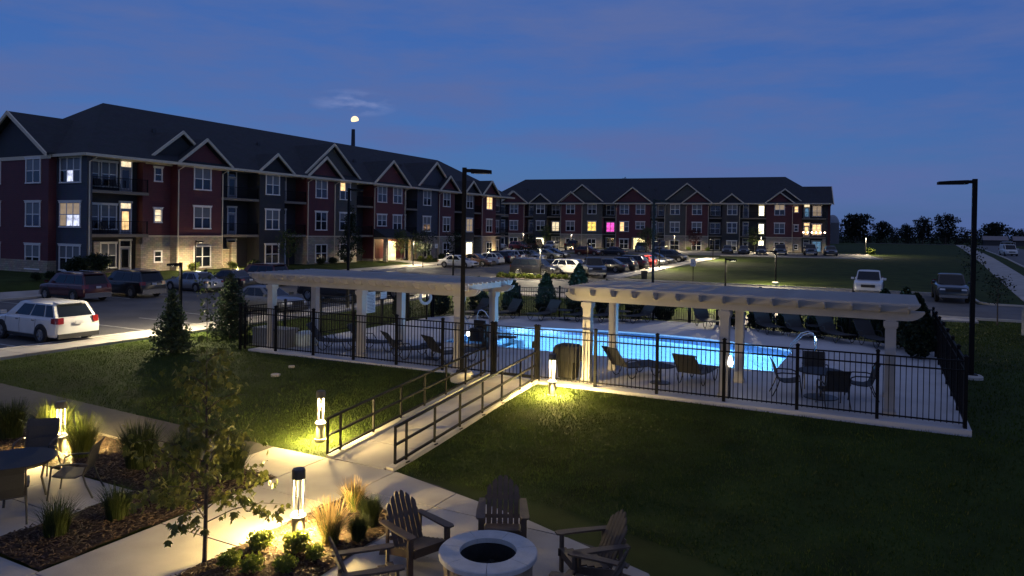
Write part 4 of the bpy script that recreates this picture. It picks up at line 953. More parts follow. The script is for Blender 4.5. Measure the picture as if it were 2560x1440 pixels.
# ================================================================== POOL FURNITURE
SLING = mat('dark_sling', (.020,.021,.023), .7, var=.15, scale=40); SLINGG = mat('taupe_sling', (.024,.024,.026), .7, var=.15, scale=40); FRM = mat('bronze_frame_metal', (.022,.020,.019), .45, var=.1)
def lounger(label, x, y, deg, group):
    P = thing('sun_lounger', label, 'sun lounger', (x,y,deckz(x)), R(deg), group)   # foot end towards +y
    zs_, w_ = .36, .33; bk = (-.75*math.cos(R(52)), .75*math.sin(R(52)))
    part('seat', MB().loft([[(-w_,-.35,zs_),(w_,-.35,zs_),(w_,-.35,zs_+.02),(-w_,-.35,zs_+.02)],[(-w_,.3,zs_-.03),(w_,.3,zs_-.03),(w_,.3,zs_-.01),(-w_,.3,zs_-.01)],[(-w_,1.1,zs_+.01),(w_,1.1,zs_+.01),(w_,1.1,zs_+.03),(-w_,1.1,zs_+.03)]]), SLINGG, P)
    part('backrest', MB().loft([[(-w_,-.36,zs_),(w_,-.36,zs_),(w_,-.38,zs_+.02),(-w_,-.38,zs_+.02)],[(-w_,-.36+bk[0],zs_+bk[1]),(w_,-.36+bk[0],zs_+bk[1]),(w_,-.385+bk[0],zs_+bk[1]+.02),(-w_,-.385+bk[0],zs_+bk[1]+.02)]]), SLINGG, P)
    f = MB()
    for s in (-1,1):
        f.tube([(s*(w_+.02),-.36+bk[0],zs_+bk[1]+.01),(s*(w_+.02),-.36,zs_),(s*(w_+.02),.3,zs_-.03),(s*(w_+.02),1.12,zs_+.02)], .017, 6)
    f.tube([(-w_,-.36+bk[0],zs_+bk[1]+.01),(w_,-.36+bk[0],zs_+bk[1]+.01)], .016, 6); f.tube([(-w_,1.12,zs_+.02),(w_,1.12,zs_+.02)], .016, 6)
    part('frame', f, FRM, P)
    for s in (-1,1):
        for (ya, yb) in ((-.42,.02),(.55,.98)):
            pts = [(s*(w_+.03),ya+(yb-ya)*t, zs_-.02-(zs_-.045)*math.sin(PI*t)**.55) for t in [i/10 for i in range(11)]]
            part('leg', MB().tube(pts, .016, 6), FRM, P)
        part('armrest', MB().tube([(s*(w_+.05),-.52,zs_+.16),(s*(w_+.06),-.35,zs_+.22),(s*(w_+.06),-.05,zs_+.21),(s*(w_+.05),.10,zs_-.01)], .017, 6), FRM, P)
    return reg(P)
GL1, GL2 = 'sun loungers on the near side of the pool', 'sun loungers lined up along the far side of the pool'
L0 = lounger('sun lounger with tall dark back, farthest left behind the front fence beside the deck box', -18.35, 20.75, -64, GL1)
def lo(x, y, d, lb, gp): dup(L0, (x,y,deckz(x)), R(d), lb, gp)
lo(-16.9,21.3,-70,'sun lounger lying low between the left lounger and the pergola post',GL1)
lo(-14.8,20.6,-32,'sun lounger left of the small round table behind the front fence, by the lamp post',GL1)
lo(-13.1,20.6,-25,'sun lounger right of the small round table, closest to the tall middle lamp post',GL1)
lo(-6.95,21.35,-30,'sun lounger beside the round table, between two posts of the right pergola',GL1)
lo(-4.95,21.3,-8,'sun lounger seen squarely from the back, by the glowing lamp at the pergola post',GL1)
for x, y, d, lb in ((-18.9,32.3,160,'lounger at the far left bend of the back fence behind the lamp post'),(-17.4,32.9,158,'far side lounger right of the table, behind the right post of the left pergola'),(-15.4,33.5,164,'far side lounger standing alone before the tallest pointed evergreen'),
                    (-13.7,34.1,166,'far side lounger just left of the lit post of the right pergola'),(-12.5,34.4,160,'far side lounger between the two left posts of the right pergola'),(-10.9,35.0,150,'far side lounger turned sideways left of the far gate'),
                    (-7.6,34.9,215,'far side lounger in front of the pale walk, right of the far gate'),(-4.7,34.3,212,'far side lounger right of the middle posts of the right pergola'),(-3.3,33.5,212,'far side lounger behind the curved pool handrail'),
                    (-1.9,33.1,214,'far side lounger right of the curved pool handrail'),(-.4,32.3,214,'far side lounger hidden in part by the right end post of the pergola')):
    lo(x,y,d,lb,GL2)
TTOP = mat('table_glass', (.024,.025,.028), .6, var=.1, spec=.2)
def side_table(label, x, y, r=.42, h=.52, group='small round tables by the loungers'):
    P = thing('round_table', label, 'table', (x,y,deckz(x)), 0, group)
    part('tabletop', MB().lathe([(0,h-.03),(r-.02,h-.03),(r,h-.015),(r-.02,h),(0,h)], 24), TTOP, P)
    part('leg', MB().lathe([(.03,.02),(.03,h-.03)], 8), FRM, P); part('base', MB().lathe([(0,0),(r*.72,0),(r*.70,.025),(.03,.04)], 20), FRM, P); return reg(P)
T0 = side_table('round table between the two loungers in the middle of the near deck', -5.85, 20.9)
for x, y, lb in ((-13.95,20.95,'small round table between the two loungers left of the lamp post'),(-18.2,32.5,'round table by the far left bend of the back fence'),(-14.5,33.9,'round table left of the lit pergola post on the far side'),(-11.75,34.9,'round table left of the sideways lounger on the far side'),(-6.0,34.9,'low table in front of the pale walk on the far side'),(-2.6,33.7,'low table among the loungers at the far right')):
    dup(T0, (x,y,deckz(x)), 0, lb)
def sling_chair(label, x, y, deg, zb, group):
    P = thing('patio_chair', label, 'chair', (x,y,zb), R(deg), group)     # sits facing +y
    w_ = .27
    prof = [(.27,.44),(.10,.40),(-.12,.39),(-.24,.44),(-.30,.60),(-.36,.85),(-.43,.98)]
    part('seat', MB().loft([[(-w_,y_,z_),(w_,y_,z_),(w_,y_-.012,z_+.014),(-w_,y_-.012,z_+.014)] for y_, z_ in prof[:4]]), SLINGG, P)
    part('backrest', MB().loft([[(-w_,y_,z_),(w_,y_,z_),(w_,y_-.014,z_+.006),(-w_,y_-.014,z_+.006)] for y_, z_ in prof[3:]]), SLINGG, P)
    for s in (-1,1):
        x_ = s*(w_+.018)
        part('frame', MB().tube([(x_,y_,z_) for y_, z_ in prof], .015, 6), FRM, P)
        part('armrest', MB().tube([(x_+s*.03,-.34,.62),(x_+s*.045,-.2,.655),(x_+s*.045,.15,.65),(x_+s*.03,.27,.60)], .019, 6), FRM, P)
        part('leg', MB().tube([(x_+s*.03,.27,.60),(x_+s*.02,.29,.42),(x_+s*.02,.34,0)], .016, 6), FRM, P)
        part('leg', MB().tube([(x_,-.24,.44),(x_+s*.015,-.30,.25),(x_+s*.02,-.42,0)], .016, 6), FRM, P)
    part('crossbar', MB().tube([(-w_,.27,.43),(w_,.27,.43)], .013, 6).tube([(-w_,-.24,.43),(w_,-.24,.43)], .013, 6), FRM, P)
    return reg(P)
GC = 'patio chairs round the pool dining table'
C0 = sling_chair('patio chair on the left of the pool dining table, side on', -2.35, 21.1, -75, deckz(-2.3), GC)
for x, y, d, lb, zz in ((-1.15,20.3,22,'patio chair seen from the back, nearest the fence at the pool dining table',None),(-.55,21.6,100,'patio chair on the right of the pool dining table, back to the pergola post',None),(-1.75,22.5,190,'patio chair on the pool side of the pool dining table',None)):
    dup(C0, (x,y,deckz(x)), R(d), lb, GC)
side_table('round dining table with four patio chairs on the right part of the deck', -1.5, 21.2, .62, .73, 'dining tables')
# small clutter of the deck
t = thing('covered_grill', 'barbecue grill under a dark domed cover right of the ramp gate', 'grill', (-8.5,20.2,deckz(-8.5)), R(-8))
t.scale = (.82,.82,.88)
part('cover', MB().loft([[(a*(.46-.05*k*0),b*.32,z) for a, b in ((-1,-1),(1,-1),(1,1),(-1,1))] for k, z in ((0,.62),)] + [[(a*s,b*s2,z) for a, b in ((-1,-1),(1,-1),(1,1),(-1,1))] for s, s2, z in ((.47,.33,.9),(.46,.32,1.02),(.42,.28,1.13),(.30,.18,1.19))]), mat('grill_cover', (.014,.014,.015), .6, var=.2), t)
part('cart', MB().loft([[(-.30,-.22,.03),(.30,-.22,.03),(.30,.22,.03),(-.30,.22,.03)],[(-.34,-.25,.61),(.34,-.25,.61),(.34,.25,.61),(-.34,.25,.61)]]), mat('grill_skirt', (.022,.020,.013), .8, var=.3, scale=4), t)
t = thing('pool_lift', 'pool lift chair with a dark seat and long arm at the edge of the water', 'pool lift', (-13.7,23.7,deckz(-13.7)), 0)
part('base', MB().box(-.45,.45,-.35,.35,0,.12), PLAS, t); part('seat', MB().box(-.32,.18,.25,.70,.42,.50).box(-.32,.18,.20,.27,.45,1.05), mat('lift_cover', (.012,.014,.02), .7), t)
part('column', MB().box(.22,.42,-.10,.10,.12,.95), PLAS, t); part('arm', MB().bar((.32,0,.50),(1.5,.25,.52),.09), PLAS, t)
part('housing', MB().box(-.25,.38,-.22,.22,.30,.78), mat('lift_cover', (.012,.014,.02), .7), t)
lp = thing('path_lamp', 'small glowing lamp by the middle post of the right pergola', 'lamp', (-3.66,19.9,deckz(-3.6)))
part('stem', MB().lathe([(.02,0),(.02,.86)], 6), BLK, lp); part('globe', MB().lathe([(0,.84),(.05,.87),(.075,.95),(.045,1.06),(0,1.16)], 12), emit('lamp_globe', (1,.93,.78), 14), lp)
lp = thing('path_lamp', 'tiny white lamp shining beside the pool lift', 'lamp', (-14.25,23.9,deckz(-14)))
part('stem', MB().lathe([(.015,0),(.015,.42)], 6), BLK, lp); part('globe', MB().lathe([(0,.40),(.06,.43),(.08,.50),(.05,.57),(0,.59)], 12), MATS['lamp_globe'], lp)
STEEL = mat('steel_tube', (.60,.60,.62), .12, .95, var=0)
def handrail(label, x, y, rz, pair=.55):
    P = thing('pool_handrail', label, 'handrail', (x,y,deckz(x)), rz, 'steel handrails at the pool edge')
    for s in (0,1):
        pts = [(s*pair,.35,0),(s*pair,.35,.62),(s*pair,.28,.80),(s*pair,.10,.86),(s*pair,-.12,.78),(s*pair,-.45,.38),(s*pair,-.52,.22),(s*pair,-.46,.10)]
        part('rail', MB().tube(pts, .024, 8), STEEL, P); part('foot', MB().lathe([(.05,0),(.05,.02),(.025,.03)], 10), STEEL, P, loc=(s*pair,.35,0))
handrail('curved steel handrail at the far right corner of the pool', -2.6, 28.6, R(-80))
handrail('steel handrail at the steps in the shallow left end', -16.6, 27.2, R(82), 1.6)
t = thing('deck_box', 'grey deck storage box in the front left corner of the pool fence', 'storage box', (-20.75,20.35,deckz(-20.6)), R(4))
b = part('box', MB().box(-.8,.8,-.35,.35,0,.62), mat('box_grey', (.16,.18,.22), .6), t); part('lid', MB().box(-.83,.83,-.38,.38,.62,.70), MATS['box_grey'], t)
t = thing('covered_tub', 'pale round covered tub beside the grey deck box', 'tub', (-19.75,21.0,deckz(-19.3)))
part('tub', MB().lathe([(.42,0),(.48,.1),(.48,.38),(.44,.46)], 20), mat('tub_pale', (.42,.52,.60), .4), t); part('lid', MB().lathe([(.48,.42),(.45,.50),(.25,.55),(0,.56)], 20), MATS['tub_pale'], t)
# rules board, small notice and life ring on the left fence
SIGNW = mat('sign_white', (.62,.64,.64), .5, var=.03); INK = mat('sign_ink', (.03,.05,.08), .6, var=0)
def board(label, x, y, z, w_, h_, rz, lines, name='pool_sign', head=None):
    P = thing(name, label, 'sign', (x,y,z), rz); part('panel', MB().box(-w_/2,w_/2,-.012,.012,-h_/2,h_/2), SIGNW, P); b = MB()
    for i in range(lines):
        zz = h_*.40-h_*.84*i/max(1,lines-1); L = w_*random.uniform(.55,.86)
        x0 = -w_*.44; 
        while x0 < -w_*.44+L: ww = random.uniform(.03,.09); b.box(x0,min(x0+ww,w_*.44),-.016,-.0125,zz-h_*.013,zz+h_*.013); x0 += ww+.018
    part('lettering', b, INK, P, stuff=True)
    return P
board('white pool rules board full of printed lines on the left pool fence', -20.98, 26.4, 1.74, .62, .95, PI/2, 13)
board('small white notice right of the pool rules board', -20.95, 27.3, 2.0, .45, .32, PI/2, 4)
t = thing('life_ring', 'white life ring hanging on a stand before the left pool fence', 'life ring', (-20.55,30.2,deckz(-20.5)))
ring = MB().loft([[(.30*math.cos(a)+.075*math.cos(b_)*math.cos(a), .075*math.sin(b_), 1.12+.30*math.sin(a)+.075*math.cos(b_)*math.sin(a)) for b_ in [2*PI*j/8 for j in range(8)]] for a in [2*PI*i/20 for i in range(21)]], caps=False)
part('ring', ring, mat('ring_white', (.62,.62,.60), .5), t, smooth=True).rotation_euler = (0,0,R(62)); part('stand', MB().box(-.04,.04,.08,.14,0,1.5), BLK, t)
# ================================================================== LAMPS
def pole_lamp(name, label, x, y, zb, H, rz, lit=0, foot=.34, head=.62, wd=.13, col=(1,.84,.55), tilt=0, group='tall black lamp posts'):
    P = thing(name, label, 'lamp post', (x,y,zb), rz, group)      # the head reaches along +x
    if foot: part('footing', MB().lathe([(0,-.5),(foot,-.5),(foot,.22),(foot-.05,.26),(0,.26)], 20), KERBM, P)
    z0 = .24 if foot else 0
    part('base_plate', MB().box(-.16,.16,-.16,.16,z0,z0+.05), BLK, P); part('pole', MB().box(-wd/2,wd/2,-wd/2,wd/2,z0,H), BLK, P)
    part('arm', MB().box(wd/2,wd/2+.18,-.05,.05,H-.14,H-.04), BLK, P)
    hd = part('lamp_head', MB().loft([[(.20,-.14,H-.17),(.20,.14,H-.17),(.20,.14,H-.04),(.20,-.14,H-.04)],[(.20+head*.6,-.20,H-.17),(.20+head*.6,.20,H-.17),(.20+head*.6,.19,H-.06),(.20+head*.6,-.19,H-.06)],[(.20+head,-.17,H-.17),(.20+head,.17,H-.17),(.20+head,.17,H-.08),(.20+head,-.17,H-.08)]]), BLK, P)
    lm = emit('led_lens', (1,.90,.66), 14) if lit else mat('lens_off', (.10,.11,.13), .2, var=0)
    part('lens', MB().box(.30,.20+head-.05,-.13,.13,H-.174,H-.171), lm, hd)
    if lit: lamp('lot_light', 'SPOT', (.20+head*.5,0,H-.21), lit*6, col, P, .12, 174, .25)
    return P
pole_lamp('lamp_post', 'tall black unlit lamp post in front of the pool fence, left of the ramp', -11.32, 18.62, .58, 6.42, R(62.5-35), 0)
pole_lamp('lamp_post', 'tall black lamp post right of the pool, its head pointing left', 2.5, 27.35, .45, 6.55, R(187), 0, head=.84)
pole_lamp('lamp_post', 'black lamp post rising before the left building, behind the left pergola', -28.1, 33.2, .40, 7.1, R(20), 0, foot=0)
pole_lamp('lamp_post', 'black lamp post just outside the curved back fence of the pool', -11.25, 38.4, .52, 6.45, R(20), 0, foot=.3)
GS = 'short lamp posts along the walks'
pole_lamp('short_lamp_post', 'short black lamp post between the silver sedan and the two young evergreens', -27.0, 21.0, .40, 3.15, R(180), 520, foot=0, head=.5, wd=.10, group=GS)
pole_lamp('short_lamp_post', 'short lamp post at the driveway edge right behind the right pergola', -8.75, 45.5, .55, 3.1, R(10), 800, foot=.2, head=.45, wd=.10, group=GS)
pole_lamp('short_lamp_post', 'short lamp post with a brightly lit pale shaft at the edge of the open lawn', -8.6, 67.2, .72, 3.05, R(200), 420, foot=.3, head=.3, wd=.12, group=GS)
pole_lamp('short_lamp_post', 'short lamp post in the middle of the parking rows before the far building', -36.2, 92.0, 1.1, 2.6, R(0), 260, foot=.2, head=.4, wd=.10, group=GS)
pole_lamp('short_lamp_post', 'short lamp post before the lit stone wall of the left building', -52.9, 42.6, 1.0, 2.9, R(40), 170, foot=0, head=.4, wd=.10, group=GS)
pole_lamp('short_lamp_post', 'short lamp post beside the lawn walk near the red hatchback', -23.4, 82.5, .95, 3.4, R(180), 1000, foot=0, head=.4, wd=.10, group=GS)
pole_lamp('short_lamp_post', 'short lamp post on the walk seen beyond the rules board, left of the hedge', -27.9, 44.5, .40, 3.2, R(180), 700, foot=0, head=.4, wd=.10, group=GS)
pole_lamp('short_lamp_post', 'short lamp post where the white sedan row begins under the left building', -49.6, 70.2, .85, 3.2, R(0), 420, foot=0, head=.4, wd=.10, group=GS)
pole_lamp('short_lamp_post', 'short lamp post in the hedge island behind the black SUV', -29.6, 63.0, .65, 3.0, R(-90), 520, foot=0, head=.3, wd=.10, group=GS)
pole_lamp('short_lamp_post', 'short lamp post where the lawn walk meets the far driveway', -22.2, 106.0, 1.35, 3.2, R(180), 1000, foot=0, head=.4, wd=.10, group=GS)
for u, e, lb in ((8.3,420,'short lamp post before the left wing of the far building, by the white truck'),(18.4,300,'short lamp post before the second wing of the far building'),(38.6,520,'short lamp post at the stone wall right of the lit entrance of the far building'),(54.2,520,'short lamp post at the lit tree before the far building'),(71.5,460,'short lamp post beside the lit shrub past the right end of the far building')):
    x, y = rb(u, 7.6); pole_lamp('short_lamp_post', lb, x, y, ground(x,y)+.08, 3.1, TH-PI/2, e, foot=0, head=.3, wd=.13, group='short lamp posts along the far building')
# glass column bollards along the walks
CAPM = mat('bollard_cap', (.05,.045,.035), .5, var=.1); BASEM = mat('bollard_base', (.16,.15,.12), .45, .3, var=.08); RODM = mat('bollard_rod', (.72,.70,.64), .3, .2, var=0)
def bollard(label, x, y, z, e):
    P = thing('bollard_light', label, 'bollard light', (x,y,z), R(random.uniform(0,90)), 'bollard lights beside the walks')
    part('base', MB().lathe([(.135,-.1),(.135,.02),(.105,.03),(.105,.42),(0,.42)], 20), BASEM, P, smooth=True)
    part('reflector', MB().lathe([(.112,.40),(.112,.435),(.06,.445),(0,.445)], 20), mat('bollard_disc', (.82,.80,.74), .4, var=0), P, smooth=True)
    for k in range(4): a = R(45+90*k); part('rod', MB().lathe([(.013,.43),(.013,1.03)], 8), RODM, P, loc=(.078*math.cos(a),.078*math.sin(a),0))
    part('cap', MB().lathe([(0,1.01),(.085,1.01),(.108,1.0),(.108,1.13),(.095,1.155),(0,1.16)], 20), CAPM, P, smooth=True)
    part('lens', MB().lathe([(0,.997),(.08,.997),(.08,1.009)], 16), emit('bollard_lens', (1,.84,.50), 24), P)
    lamp('bollard_glow', 'POINT', (0,0,.80), e*4.4, (1,.72,.29), P, .03)
    part('skirt_lens', MB().lathe([(.106,.385),(.125,.39),(.125,.405),(.106,.41)], 20), emit('skirt_lens', (1,.84,.50), 5), P)
    for k in range(3): a = 2*PI*k/3; lamp('skirt_glow', 'SPOT', (.16*math.cos(a),.16*math.sin(a),.385), e*7.5, (1,.72,.25), P, .03, 150, .7, Vector((math.cos(a)*.8,math.sin(a)*.8,-1)).to_track_quat('-Z','Y').to_euler())
bollard('glowing bollard behind the low lit shrubs next to the fire pit patio', -8.42, 8.80, .03, 62)
bollard('glowing bollard on the grass left of the ramp', -11.82, 13.05, .10, 62)
bollard('glowing bollard on the grass right of the ramp gate, before the pergola post', -8.2, 18.35, .54, 62)
bollard('glowing bollard among tall grasses at the left edge, behind the patio table', -16.15, 9.55, .03, 62)
# warm lights washing the left building from the planting strip
for (x, y, e, lb) in ((-54.9,48.9,170,'small ground light washing the pale alcove wall of the left building'),(-54.9,37.2,70,'small ground light below the corner balcony of the left building'),(-55.0,43.9,150,'small ground light at the lit stone corner of the left building'),(-55.0,101.2,200,'small ground light at the far end wall of the left building')):
    t = thing('ground_light', lb, 'ground light', (x,y,1.15), 0, 'ground lights washing the left building'); part('housing', MB().lathe([(.09,-.1),(.09,.14),(0,.14)], 10), BLK, t); part('lens', MB().lathe([(.075,.141),(0,.15)], 10), MATS['bollard_lens'], t)
    lamp('wall_wash', 'POINT', (0,0,.45), e, (1,.74,.36), t, .08)
# ================================================================== FIRE PIT, ADIRONDACK CHAIRS, PATIO TABLE
WOOD = mat('brown_wood', (.085,.055,.034), .65, var=.25, scale=5, bump=.2); STN2 = mat('pit_block', (.26,.20,.14), .9, var=.25, scale=7, bump=.6); CAPS = mat('pit_cap', (.46,.45,.43), .85, var=.10, scale=6, bump=.35)
PX_, PY_ = -4.93, 8.9
t = thing('fire_pit', 'round stone fire pit with a pale capstone ring in the middle of the chairs', 'fire pit', (PX_,PY_,.05), .3)
def wedge(r0, r1, z0, z1, a0, a1, n=6, gap=.006):
    b = MB(); a0 += gap/r1; a1 -= gap/r1; S = []
    for i in range(n+1): a = a0+(a1-a0)*i/n; c, s = math.cos(a), math.sin(a); S.append([(r0*c,r0*s,z0),(r1*c,r1*s,z0),(r1*c,r1*s,z1-.012),((r1-.012)*c,(r1-.012)*s,z1),(r0*c,r0*s,z1)])
    return b.loft(S)
for row in range(3):
    nb = 13
    for i in range(nb): a = 2*PI*(i+.5*(row%2))/nb; part('block', wedge(.42,.63+random.uniform(-.012,.012),.15*row+.004,.15*row+.146,a,a+2*PI/nb,3), STN2, t)
for i in range(7): a = 2*PI*i/7+.4; part('capstone', wedge(.405,.70,.455,.525,a,a+2*PI/7,8,.004), CAPS, t)
part('fire_bowl', MB().lathe([(.411,.45),(.411,.18),(0,.16)], 32), mat('soot', (.018,.017,.016), .95, var=.4), t)
lr = MB()
for i in range(90):
    a = random.uniform(0,2*PI); r = .36*math.sqrt(random.random()); s = random.uniform(.018,.04); M = Matrix.Translation((r*math.cos(a),r*math.sin(a),.19)) @ Matrix.Rotation(random.uniform(0,3),4,'Z') @ Matrix.Rotation(random.uniform(0,3),4,'X'); lr.box(-s,s,-s*.8,s*.8,-s*.7,s*.7,M)
part('lava_rock', lr, MATS['soot'], t, stuff=True)
GA = 'adirondack chairs around the fire pit'
def adirondack(label, x, y, deg):
    P = thing('adirondack_chair', label, 'chair', (x,y,.05), R(deg), GA)       # sits facing +y
    rec = R(24)
    Mb = Matrix.Translation((0,-.18,.24)) @ Matrix.Rotation(rec,4,'X')            # back plane: leans towards -y
    hs = [.62,.71,.765,.765,.71,.62]
    for i in range(6):
        xx = -.225+.09*i; h = hs[i]; tp = [(xx-.037,0),(xx+.037,0),(xx+.040,h-.05),(xx+.030,h-.01),(xx,h+(.012 if i in (2,3) else .0)),(xx-.030,h-.01),(xx-.040,h-.05)]
        if i < 2: tp[4] = (xx+.012,h+.015); tp[5] = (xx-.03,h-.035)
        if i > 3: tp[4] = (xx-.012,h+.015); tp[3] = (xx+.03,h-.035)
        part('back_slat', MB().prism(tp, -.011, .011, Mb @ Matrix.Rotation(PI/2,4,'X')), WOOD, P)
    for h in (.10,.40): part('back_rail', MB().box(-.29,.29,.0125,.045,h,h+.06, Mb @ Matrix.Rotation(0,4,'X') @ Matrix.Scale(-1,4,(0,1,0))), WOOD, P)
    for i in range(5):
        y_ = .36-.115*i; z_ = .375-.030*i; part('seat_slat', MB().box(-.27,.27,y_-.05,y_+.05,z_-.01,z_+.012), WOOD, P)
    for s in (-1,1):
        part('side_rail', MB().loft([[(s*.275,.42,.26),(s*.30,.42,.26),(s*.30,.42,.37),(s*.275,.42,.37)],[(s*.275,-.20,.12),(s*.30,-.20,.12),(s*.30,-.20,.24),(s*.275,-.20,.24)],[(s*.275,-.55,0),(s*.30,-.55,0),(s*.30,-.52,.10),(s*.275,-.52,.10)]]), WOOD, P)
        part('leg', MB().box(s*.335-.045,s*.335+.045,.33,.37,0,.56), WOOD, P)
        part('arm_support', MB().box(s*.30-.015,s*.30+.015,-.34,-.28,.10,.57), WOOD, P)
        part('armrest', MB().prism([(s*.335-.055,-.42),(s*.335+.055,-.42),(s*.345+.075,.10),(s*.345+.075,.38),(s*.345+.05,.44),(s*.345-.05,.44),(s*.345-.075,.38),(s*.345-.065,.05)], .562, .588), WOOD, P)
    part('front_rail', MB().box(-.29,.29,.37,.39,.25,.37), WOOD, P)
    return reg(P)
def face(x, y): return math.degrees(math.atan2(PX_-x, -(PX_-x)*0+0)) if False else math.degrees(math.atan2(-(PX_-x), PY_-y))
A0 = adirondack('brown adirondack chair lit warm from behind, left of the fire pit facing it', -6.28, 9.05, face(-6.28,9.05)-14)
for x, y, da, lb in ((-5.42,10.25,8,'dark adirondack chair behind the fire pit, facing the camera over it'),(-3.72,9.85,6,'dark adirondack chair right of the fire pit, seen from the side'),(-6.15,7.72,4,'adirondack chair cut by the lower edge, left in front of the fire pit'),(-3.4,8.95,0,'adirondack chair in the lower edge, right in front of the fire pit, showing an arm')):
    dup(A0, (x,y,.05), R(face(x,y)+da), lb)
GP = 'patio chairs round the table at the left edge'
tx, ty = -14.2, 7.55
def pchair(x, y, d, lb): dup(C0, (x,y,.05), R(d), lb, GP)
pchair(-15.3,8.55,222,'patio chair behind the table at the left edge, before the lit grass')
pchair(-13.45,8.2,130,'patio chair right of the table at the left edge, side on')
pchair(-13.25,6.9,62,'patio chair in front of the table at the left edge, seen from the back')
t = thing('patio_table', 'round dark patio table cut by the left edge', 'table', (tx,ty,.05))
part('tabletop', MB().lathe([(0,.70),(.66,.70),(.70,.715),(.68,.73),(0,.735)], 32), TTOP, t); part('apron', MB().lathe([(.60,.64),(.60,.70)], 28), FRM, t)
for k in range(4): a = R(45+90*k); part('leg', MB().tube([(.50*math.cos(a),.50*math.sin(a),.70),(.44*math.cos(a),.44*math.sin(a),.35),(.52*math.cos(a),.52*math.sin(a),0)], .022, 6), FRM, t)

# ================================================================== PLANTS
def cards(P, size, tri=False, up=.3):
    """leaf-sized folded quads at the points P"""
    n = len(P); a = RNG.uniform(0,2*PI,n); b = RNG.normal(0,.7,n)+up; s = size*RNG.uniform(.6,1.35,n)
    d = np.c_[np.cos(a)*np.cos(b), np.sin(a)*np.cos(b), np.sin(b)]; q = RNG.normal(size=(n,3)); q -= (q*d).sum(1)[:,None]*d; q /= np.linalg.norm(q,axis=1)[:,None]+1e-9
    d = d*s[:,None]; q = q*(s*.42)[:,None]; V = np.zeros((n,4,3)); V[:,0] = P; V[:,1] = P+d*.5+q; V[:,2] = P+d; V[:,3] = P+d*.5-q
    return V.reshape(-1,3), np.arange(4*n).reshape(-1,4)
def clumps(centers, rad, per):
    C = np.repeat(np.asarray(centers), per, 0); v = RNG.normal(size=C.shape); v /= np.linalg.norm(v,axis=1)[:,None]; r = np.repeat(np.asarray(rad), per)*RNG.uniform(.15,1,len(C))**.5
    return C+v*r[:,None]
LEAF = {'maple': leafmat('maple_leaf', (.075,.095,.018), (.17,.165,.035)), 'tree': leafmat('tree_leaf', (.030,.060,.014), (.075,.105,.026)), 'dark': leafmat('dark_leaf', (.014,.024,.010), (.034,.050,.018)),
        'spruce': leafmat('spruce_needle', (.018,.036,.022), (.048,.070,.036)), 'arb': leafmat('arborvitae_leaf', (.010,.020,.010), (.022,.036,.014)), 'shrub': leafmat('shrub_leaf', (.085,.125,.014), (.19,.22,.04)),
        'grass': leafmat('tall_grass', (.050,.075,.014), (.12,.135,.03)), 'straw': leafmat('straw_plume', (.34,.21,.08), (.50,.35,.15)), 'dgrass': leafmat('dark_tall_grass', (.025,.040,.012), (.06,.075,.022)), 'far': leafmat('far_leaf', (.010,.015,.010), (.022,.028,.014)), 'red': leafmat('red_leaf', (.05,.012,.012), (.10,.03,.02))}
BARK = mat('bark', (.075,.055,.040), .9, var=.3, scale=18, bump=.6)
def tree(label, x, y, h, cw, leaf='tree', trunk=.35, n=1400, size=.16, shape='round', group='young trees round the parking lot', name='tree', z=None, cat='tree', tr=.05):
    zg = ground(x,y) if z is None else z; P = thing(name, label, cat, (x,y,zg), random.uniform(0,6.28), group); z0 = h*trunk
    b = MB(); b.tube([(0,0,-.1),(.01,0,z0),(.0,.01,h*.8)], [tr*1.15,tr*.85,tr*.25], 7); C = []
    for i in range(16):
        a = 2.4*i; zz = z0+(h-z0)*(.02+.85*i/16)
        k = math.sin(PI*min(1,max(.12,(zz-z0)/(h-z0)*.9+.12)))**.7 if shape == 'round' else (1-(zz-z0)/(h-z0))*.95+.06
        L = cw*.5*k*random.uniform(.7,1.1); e = (L*math.cos(a), L*math.sin(a), zz+L*(.5 if shape == 'round' else .15)); b.tube([(0,0,zz),(e[0]*.5,e[1]*.5,zz+(e[2]-zz)*.4),e], [tr*.35,tr*.22,tr*.08], 4)
        C += [e, (e[0]*.55,e[1]*.55,zz+(e[2]-zz)*.5)]
    C.append((0,0,h*.97)); part('trunk', b, BARK, P)
    rad = [cw*.17*random.uniform(.7,1.2) for _ in C]; Pn = clumps(C, rad, max(4, n//len(C)))
    V, F = cards(Pn, size); cr = part('crown', npmesh('crown', V, F), LEAF[leaf], P)
    return reg(P)
